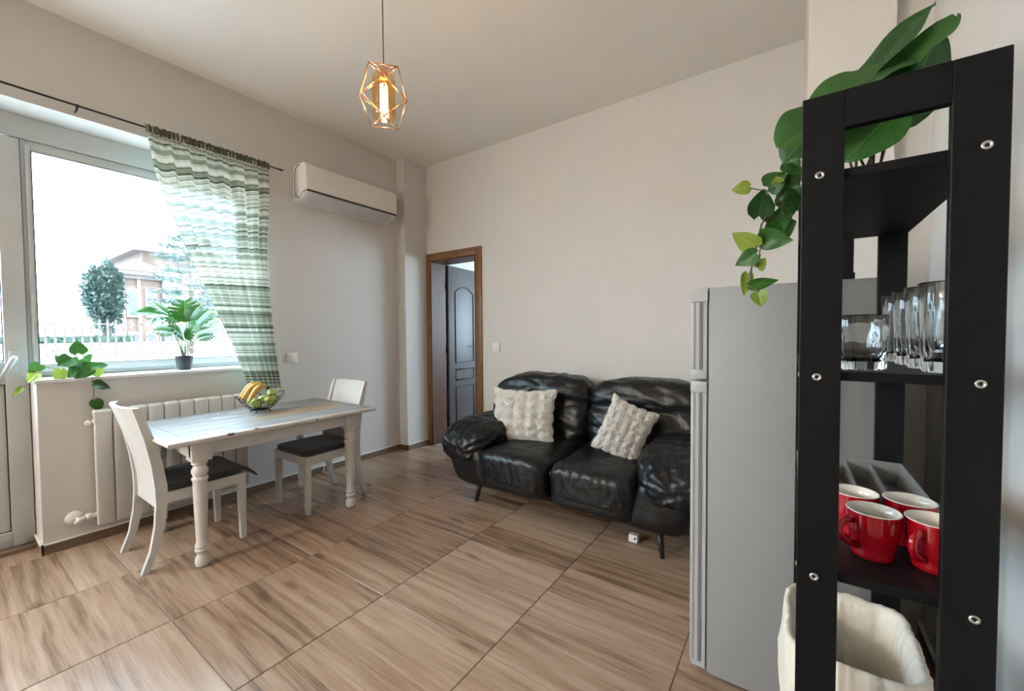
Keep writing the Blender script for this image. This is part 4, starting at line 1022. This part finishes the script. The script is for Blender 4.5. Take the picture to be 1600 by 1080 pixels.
# monstera in a black pot on the sill
pc = at(287, 579, Z=0.957); pc.x = -3.44; pc.y = 1.012
mo = thing('potted_monstera', 'potted plant with split green leaves in a black pot on the sill', 'plant', (pc.x, pc.y, 0.957))
MB().lathe([(0, 0), (0.036, 0), (0.038, 0.004), (0.050, 0.088), (0.052, 0.094), (0.050, 0.096), (0.047, 0.092), (0.046, 0.080), (0, 0.080)], (pc.x, pc.y, 0.957), 28, close=False).build('pot', POT, mo, auto=40)
MB().lathe([(0, 0.084), (0.030, 0.082), (0.046, 0.078)], (pc.x, pc.y, 0.957), 20, close=False).build('soil', SOIL, mo, smooth=True)
def mpt(px, py, dx=0.0): return at(px, py, X=pc.x+dx)
leaves = [((258, 492), (207, 482), 0.13, 0.05, 'broad'), ((268, 500), (246, 470), 0.15, 0.0, 'monstera'), ((292, 505), (285, 469), 0.19, 0.03, 'monstera'), ((300, 512), (322, 480), 0.17, -0.02, 'monstera'),
          ((272, 520), (243, 512), 0.15, 0.06, 'monstera'), ((288, 530), (272, 505), 0.15, 0.08, 'monstera'), ((302, 522), (334, 506), 0.15, 0.05, 'monstera'), ((306, 530), (330, 520), 0.13, 0.02, 'monstera'),
          ((262, 498), (232, 504), 0.10, -0.05, 'broad'), ((290, 532), (300, 505), 0.14, 0.10, 'monstera'), ((280, 505), (262, 485), 0.14, -0.05, 'monstera'), ((312, 508), (336, 495), 0.12, -0.06, 'monstera'), ((296, 500), (306, 476), 0.15, 0.06, 'monstera')]
for k, (b, t, w_, dx, kd) in enumerate(leaves):
    B0 = mpt(*b, dx); T0 = mpt(*t, dx*1.4+(0.03 if k % 2 else -0.02))
    add_leaf(mo, B0, T0, w_, Vector((0.5, -0.25+0.3*math.sin(k*1.9), 0.75)), LEAFM, kd, fold=0.25, curl=0.22)
    stem(mo, [(pc.x+0.008*math.cos(k), pc.y+0.008*math.sin(k), 1.035), Vector((pc.x, pc.y, 1.04)).lerp(B0, 0.5)+Vector((0, 0, 0.01)), B0], 0.002, GSTEM)

# trailing philodendron on the sill end
ph = thing('trailing_plant', 'trailing plant with heart shaped leaves on the end of the sill', 'plant', tuple(at(118, 585, Z=0.957)))
def spt(px, py, dx=0.0): return at(px, py, X=-3.40+dx)
hearts = [((122, 552), (120, 532), 0.105, -0.02, LEAFM), ((112, 562), (90, 571), 0.12, 0.02, LEAFM), ((124, 562), (112, 585), 0.11, 0.0, LEAFD), ((130, 560), (142, 566), 0.10, -0.03, LEAFD),
          ((138, 575), (170, 569), 0.085, 0.02, LEAFD), ((125, 578), (104, 592), 0.10, 0.05, LEAFD), ((142, 577), (117, 591), 0.085, 0.07, LEAFD), ((95, 578), (92, 602), 0.075, 0.06, LEAFL), ((150, 578), (155, 590), 0.075, 0.08, LEAFL),
          ((63, 570), (44, 582), 0.075, 0.05, LEAFD), ((60, 584), (40, 598), 0.085, 0.07, LEAFL), ((35, 606), (19, 620), 0.042, 0.10, LEAFL), ((147, 600), (174, 606), 0.085, 0.09, LEAFD), ((148, 625), (158, 643), 0.075, 0.09, LEAFM),
          ((100, 566), (86, 556), 0.07, -0.03, LEAFD), ((128, 568), (135, 585), 0.08, 0.03, LEAFD)]
for k, (b, t, w_, dx, mt) in enumerate(hearts):
    B0 = spt(*b, dx); T0 = spt(*t, dx+0.015*math.sin(k*2.3))
    if B0.z < 0.965 and B0.x < -3.33 and k < 11: B0.z = 0.97
    add_leaf(ph, B0, T0, w_, CAMD(B0)+Vector((0.1*math.sin(k*3), 0.35*math.cos(k*2.1), 0.6)), mt, 'heart', fold=0.22, curl=0.15)
hubp = at(118, 580, X=-3.40); hubp.z = 0.962
for b in ((122, 552), (112, 562), (138, 575), (95, 578), (63, 572)): stem(ph, [hubp, hubp.lerp(spt(*b, 0.02), 0.5)+Vector((0, 0, 0.012)), spt(*b, 0.0)], 0.0018, GSTEM)
stem(ph, [hubp, Vector((-3.345, 0.575, 0.967)), spt(143, 590, 0.085), spt(146, 605, 0.09), spt(147, 625, 0.09)], 0.0018)
stem(ph, [hubp, Vector((-3.36, 0.42, 0.972)), spt(60, 586, 0.07), spt(45, 600, 0.10), spt(35, 606, 0.10)], 0.0016)

# broad leaf plant on the top board
bp_ = thing('broad_leaf_plant', 'large broad dark green leaves growing from a pot on the top shelf board', 'plant', (0.135, 1.18, BZ[0]))
pz = BZ[0]
MB().lathe([(0, 0), (0.048, 0), (0.060, 0.085), (0.062, 0.09), (0.058, 0.088), (0.056, 0.078), (0, 0.076)], (0.130, 1.20, pz), 28, close=False).build('pot', POT, bp_, auto=40)
MB().lathe([(0, 0.080), (0.056, 0.074)], (0.130, 1.20, pz), 20, close=False).build('soil', SOIL, bp_, smooth=True)
def tpt(px, py, Y): return at(px, py, Y=Y)
big = [((1318, 175), (1216, 222), 0.22, 1.16, 1.10, (-0.1, -0.8, 0.6)), ((1330, 160), (1450, -6), 0.17, 1.20, 1.24, (-0.75, -0.6, 0.3)), ((1290, 168), (1425, 75), 0.20, 1.12, 1.18, (-0.4, -0.75, 0.5)),
       ((1370, 150), (1488, 12), 0.15, 1.16, 1.20, (-0.6, -0.7, 0.25)), ((1345, 150), (1495, 85), 0.15, 1.10, 1.14, (0, -0.6, 0.8)), ((1402, 185), (1478, 40), 0.16, 1.24, 1.26, (0.5, -0.8, 0.1)),
       ((1392, 180), (1318, 248), 0.15, 1.15, 1.13, (0.1, -0.9, 0.4)), ((1396, 186), (1356, 222), 0.12, 1.25, 1.25, (0.2, -0.9, 0.3)), ((1398, 170), (1410, 208), 0.08, 1.22, 1.22, (0, -1, 0.1)),
       ((1300, 165), (1222, 250), 0.15, 1.22, 1.20, (-0.2, -0.9, 0.3)), ((1345, 118), (1292, 160), 0.15, 1.25, 1.22, (-0.3, -0.8, 0.5))]
for k, (b, t, w_, y0, y1, nn) in enumerate(big):
    B0 = tpt(*b, y0); T0 = tpt(*t, y1)
    add_leaf(bp_, B0, T0, w_, nn, LEAFD, 'broad', fold=0.22, curl=0.10, n=14)
    root = Vector((0.130+0.02*math.cos(k*2.4), 1.20+0.02*math.sin(k*2.4), pz+0.08))
    mid = root.lerp(B0, 0.55)+Vector((0, 0, 0.02))
    stem(bp_, [root, mid, B0], 0.0026)
# trailing heart leaf plant beside it
tp = thing('trailing_plant', 'trailing plant with pointed heart leaves spilling off the side of the shelf', 'plant', (0.045, 1.33, pz))
MB().lathe([(0, 0), (0.030, 0), (0.038, 0.06), (0.036, 0.06), (0.034, 0.052), (0, 0.05)], (0.052, 1.335, pz), 22, close=False).build('pot', POT, tp, auto=40)
MB().lathe([(0, 0.052), (0.034, 0.050)], (0.052, 1.335, pz), 16, close=False).build('soil', SOIL, tp, smooth=True)
trail = [((1170, 293), (1143, 297), 0.052, 1.28, LEAFL), ((1186, 338), (1195, 293), 0.085, 1.27, LEAFD), ((1182, 385), (1143, 365), 0.075, 1.25, LEAFL), ((1190, 372), (1238, 376), 0.075, 1.25, LEAFD), ((1205, 362), (1245, 345), 0.11, 1.28, LEAFD),
         ((1182, 397), (1148, 415), 0.060, 1.24, LEAFD), ((1184, 418), (1196, 404), 0.045, 1.26, LEAFL), ((1168, 428), (1163, 462), 0.040, 1.25, LEAFL), ((1172, 446), (1218, 438), 0.042, 1.23, LEAFM), ((1186, 456), (1190, 480), 0.055, 1.22, LEAFL),
         ((1200, 292), (1228, 270), 0.08, 1.29, LEAFD), ((1222, 290), (1252, 300), 0.09, 1.30, LEAFD), ((1226, 318), (1254, 312), 0.10, 1.27, LEAFD), ((1216, 286), (1212, 276), 0.04, 1.27, LEAFL), ((1232, 268), (1246, 238), 0.06, 1.30, LEAFM), ((1238, 276), (1256, 262), 0.10, 1.29, LEAFD), ((1230, 300), (1246, 330), 0.09, 1.30, LEAFD), ((1212, 330), (1225, 360), 0.09, 1.29, LEAFM)]
for k, (b, t, w_, Y_, mt) in enumerate(trail):
    B0 = tpt(*b, Y_); T0 = tpt(*t, Y_+0.02*math.sin(k*1.7)-0.01)
    add_leaf(tp, B0, T0, w_*0.95, CAMD(B0)+Vector((0.35*math.sin(k*2.7), 0, 0.35*math.cos(k*1.3))), mt, 'heart', fold=0.20, curl=0.10)
hb = Vector((0.045, 1.335, pz+0.055))
stem(tp, [hb, tpt(1235, 285, 1.30), tpt(1205, 330, 1.28), tpt(1190, 350, 1.26), tpt(1182, 385, 1.25), tpt(1174, 420, 1.24), tpt(1172, 446, 1.235), tpt(1186, 456, 1.22)], 0.0022)
stem(tp, [hb, tpt(1236, 282, 1.29), tpt(1200, 298, 1.28), tpt(1182, 296, 1.28), tpt(1170, 293, 1.28)], 0.0014)
stem(tp, [tpt(1205, 330, 1.28), tpt(1192, 365, 1.25), tpt(1186, 400, 1.245), tpt(1184, 418, 1.255)], 0.0016)
stem(tp, [hb, tpt(1240, 300, 1.29), tpt(1226, 318, 1.27), tpt(1212, 330, 1.28), tpt(1205, 362, 1.28)], 0.0018)

# ------------------------------------------------------------------ outside
PAVE = mat('pale_paving', (0.42, 0.40, 0.37), 0.9, c2=(0.36, 0.345, 0.32), scale=1.5)
PLASTER = mat('pale_yard_wall', (0.52, 0.50, 0.47), 0.9, c2=(0.46, 0.44, 0.41), scale=2)
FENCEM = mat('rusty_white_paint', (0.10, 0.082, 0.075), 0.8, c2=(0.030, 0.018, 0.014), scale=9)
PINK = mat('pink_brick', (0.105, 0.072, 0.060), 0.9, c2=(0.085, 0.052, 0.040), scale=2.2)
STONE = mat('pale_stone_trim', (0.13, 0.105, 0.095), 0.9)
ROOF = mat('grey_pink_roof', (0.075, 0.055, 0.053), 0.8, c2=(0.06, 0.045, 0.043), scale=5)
DARKP = mat('far_window_glass', (0.05, 0.05, 0.055), 0.4)
BARK = mat('bark', (0.05, 0.04, 0.03), 0.9)
struct(MB().box((-60, -30, -0.75), (-3.70, 45, -0.60)).build('ground_outside', PAVE), 'pale paved ground outside')
FXX = -10.5
yw = tag(MB().box((FXX-0.15, -6, -0.6), (FXX+0.15, 10, 0.74)).box((FXX-0.19, -6, 0.74), (FXX+0.19, 10, 0.79)).build('yard_wall', PLASTER), 'low pale yard wall under the railing outside', 'wall')
fn = thing('railing', 'white rusty metal railing on the yard wall outside the window', 'railing', (FXX, 2.0, 0.79))
for z in (0.945, 1.420): MB().box((FXX-0.012, -3.0, z-0.012), (FXX+0.012, 7.0, z+0.012)).build('rail', FENCEM, fn)
pk = None
for k in range(91):
    y = -3.0+k*0.11
    if pk is None:
        pk = MB().box((FXX-0.013, y-0.013, 0.79), (FXX+0.013, y+0.013, 1.46)).add([(FXX-0.013, y-0.013, 1.46), (FXX+0.013, y-0.013, 1.46), (FXX+0.013, y+0.013, 1.46), (FXX-0.013, y+0.013, 1.46), (FXX, y, 1.525)], [(0, 1, 4), (1, 2, 4), (2, 3, 4), (3, 0, 4)]).box((FXX-0.02, y-0.02, 0.87), (FXX+0.02, y+0.02, 0.915)).build('picket', FENCEM, fn, loc=Vector((FXX, y, 0.79))-ORG[fn.name])
    else:
        o = pk.copy(); col.objects.link(o); o.location = Vector((FXX, y, 0.79))-ORG[fn.name]
def foliage(m, c, h, n, size, flat=0.0, seed=1):
    R_ = random.Random(seed)
    for _ in range(n):
        while True:
            p = Vector((R_.uniform(-1, 1), R_.uniform(-1, 1), R_.uniform(-1, 1)))
            if p.length < 1 and p.length > 0.25: break
        lump = 0.75+0.35*noise.noise(p*2.2+Vector((seed, 0, 0)))
        q = Vector(c)+Vector((p.x*h[0], p.y*h[1], p.z*h[2]))*lump
        a = Vector((R_.gauss(0, 1), R_.gauss(0, 1), R_.gauss(0, 1)*(1-flat))).normalized(); b = a.orthogonal().normalized()
        s = size*R_.uniform(0.6, 1.3)
        m.add([q-a*s, q-b*s*0.45, q+a*s, q+b*s*0.45], [(0, 1, 2, 3)])
    return m
hg = thing('hedge', 'clipped dark green hedge beyond the railing', 'hedge', (-20, 2.5, -0.6))
m = MB().box((-20.4, -4.0, -0.6), (-19.7, 4.35, 1.20)); R2 = random.Random(5)
tag(MB().box((-19.55, -8, -0.6), (-19.35, 12, 0.97)).build('street_wall', PLASTER), 'pale street wall in front of the clipped hedge', 'wall')
for _ in range(2600):
    q = Vector((-19.7+R2.uniform(-0.05, 0.04), R2.uniform(-4.0, 4.35), R2.uniform(-0.3, 1.22))); a = Vector((R2.gauss(0, 0.5), R2.gauss(0, 1), R2.gauss(0, 1))).normalized(); b = a.orthogonal().normalized(); s = 0.06
    m.add([q-a*s, q-b*s*0.5, q+a*s, q+b*s*0.5], [(0, 1, 2, 3)])
tag(m.build('foliage', HEDGE, hg), kind='stuff')
TC = at(163, 462, X=-22.3)
t1 = thing('broadleaf_tree', 'dense green tree beside the pink house outside', 'tree', (TC.x, TC.y, -0.6))
MB().tube([(TC.x, TC.y, -0.6), (TC.x-0.05, TC.y+0.05, 1.2), (TC.x, TC.y-0.05, 2.6)], [0.18, 0.14, 0.08], 8).build('trunk', BARK, t1, smooth=True)
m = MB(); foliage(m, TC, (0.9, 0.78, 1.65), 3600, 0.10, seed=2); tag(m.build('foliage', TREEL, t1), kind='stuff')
t2 = thing('conifer_tree', 'feathery blue green conifer in front of the pink house outside', 'tree', (-17, 5.25, -0.6))
MB().tube([(-17, 5.25, -0.6), (-17, 5.25, 4.2)], [0.12, 0.04], 8).build('trunk', BARK, t2, smooth=True)
m = MB(); R3 = random.Random(9)
for k in range(34):
    z = 1.7+2.9*k/33; ln = 1.15*(1-0.45*abs((k-10)/24)); a = k*2.399
    e1 = Vector((-17+ln*math.cos(a), 5.25+ln*math.sin(a), z-0.15+0.25*R3.random())); s0 = Vector((-17, 5.25, z))
    for q in range(60):
        t = R3.uniform(0.25, 1); p = s0.lerp(e1, t)+Vector((R3.gauss(0, 0.10), R3.gauss(0, 0.10), R3.gauss(0, 0.05)))
        d_ = (e1-s0).normalized()+Vector((R3.gauss(0, .4), R3.gauss(0, .4), R3.gauss(0, .3))); d_.normalize(); b = d_.orthogonal().normalized(); s = 0.10
        m.add([p-d_*s, p-b*0.025, p+d_*s, p+b*0.025], [(0, 1, 2, 3)])
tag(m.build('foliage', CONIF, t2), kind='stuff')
# pink house
def H(px, py, X=-24.0): return at(px, py, X=X)
hx = -24.0
yl, yr = H(190, 480).y, H(256, 480).y; zt = H(200, 425).z
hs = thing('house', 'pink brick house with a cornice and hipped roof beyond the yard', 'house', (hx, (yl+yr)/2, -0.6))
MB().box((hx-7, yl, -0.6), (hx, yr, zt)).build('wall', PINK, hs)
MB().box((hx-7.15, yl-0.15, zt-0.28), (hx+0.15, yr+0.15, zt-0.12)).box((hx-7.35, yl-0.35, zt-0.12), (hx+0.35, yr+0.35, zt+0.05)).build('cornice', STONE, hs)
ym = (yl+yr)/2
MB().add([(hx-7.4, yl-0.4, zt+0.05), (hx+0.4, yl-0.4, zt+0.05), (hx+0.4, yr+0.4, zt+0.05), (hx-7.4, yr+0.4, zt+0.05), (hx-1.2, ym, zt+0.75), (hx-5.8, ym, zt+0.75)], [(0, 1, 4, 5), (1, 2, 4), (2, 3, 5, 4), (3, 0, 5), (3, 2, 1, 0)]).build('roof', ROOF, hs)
for f_ in (0.0, 0.36, 0.95): MB().box((hx, yl+f_*(yr-yl), -0.6), (hx+0.07, yl+f_*(yr-yl)+0.12, zt-0.28)).build('pilaster', STONE, hs)
for (f_, z0, z1) in ((0.58, 2.1, 3.2), (0.58, 0.2, 1.3), (0.14, 2.1, 3.2), (0.14, 0.2, 1.3)):
    yy = yl+f_*(yr-yl); wn_ = MB().box((hx, yy-0.06, z0-0.08), (hx+0.06, yy+0.36, z1+0.08)).build('window', STONE, hs)
    MB().box((hx+0.055, yy, z0), (hx+0.066, yy+0.30, z1)).build('pane', DARKP, wn_)
MB().tube([(hx+0.12, yr-0.05, -0.6), (hx+0.12, yr-0.05, zt-0.1)], 0.05, 8).build('downpipe', DARKP, hs, smooth=True)
hs2 = thing('house', 'taller pale pink house with a flat eave behind the brick house', 'house', (-31, 11.5, -0.6))
y2l, y2r = at(222, 400, X=-31).y, at(222, 400, X=-31).y+9; z2 = at(240, 396, X=-31).z
MB().box((-38, y2l, -0.6), (-31, y2r, z2)).build('wall', PINK, hs2)
MB().box((-38.6, y2l-0.5, z2), (-30.4, y2r+0.5, z2+0.14)).build('eave', ROOF, hs2)
MB().add([(-38.4, y2l-0.3, z2+0.14), (-30.6, y2l-0.3, z2+0.14), (-30.6, y2r+0.3, z2+0.14), (-38.4, y2r+0.3, z2+0.14), (-34.5, y2l+2.5, z2+0.7), (-34.5, y2r-2.5, z2+0.7)], [(0, 1, 4), (1, 2, 5, 4), (2, 3, 5), (3, 0, 4, 5)]).build('roof', ROOF, hs2)
for k in range(4):
    for z0 in (0.6, 3.0):
        yy = y2l+1.0+k*2.0; wn_ = MB().box((-31.0, yy-0.08, z0-0.08), (-30.94, yy+0.9, z0+1.4)).build('window', STONE, hs2)
        MB().box((-30.945, yy, z0), (-30.93, yy+0.82, z0+1.32)).build('pane', DARKP, wn_)
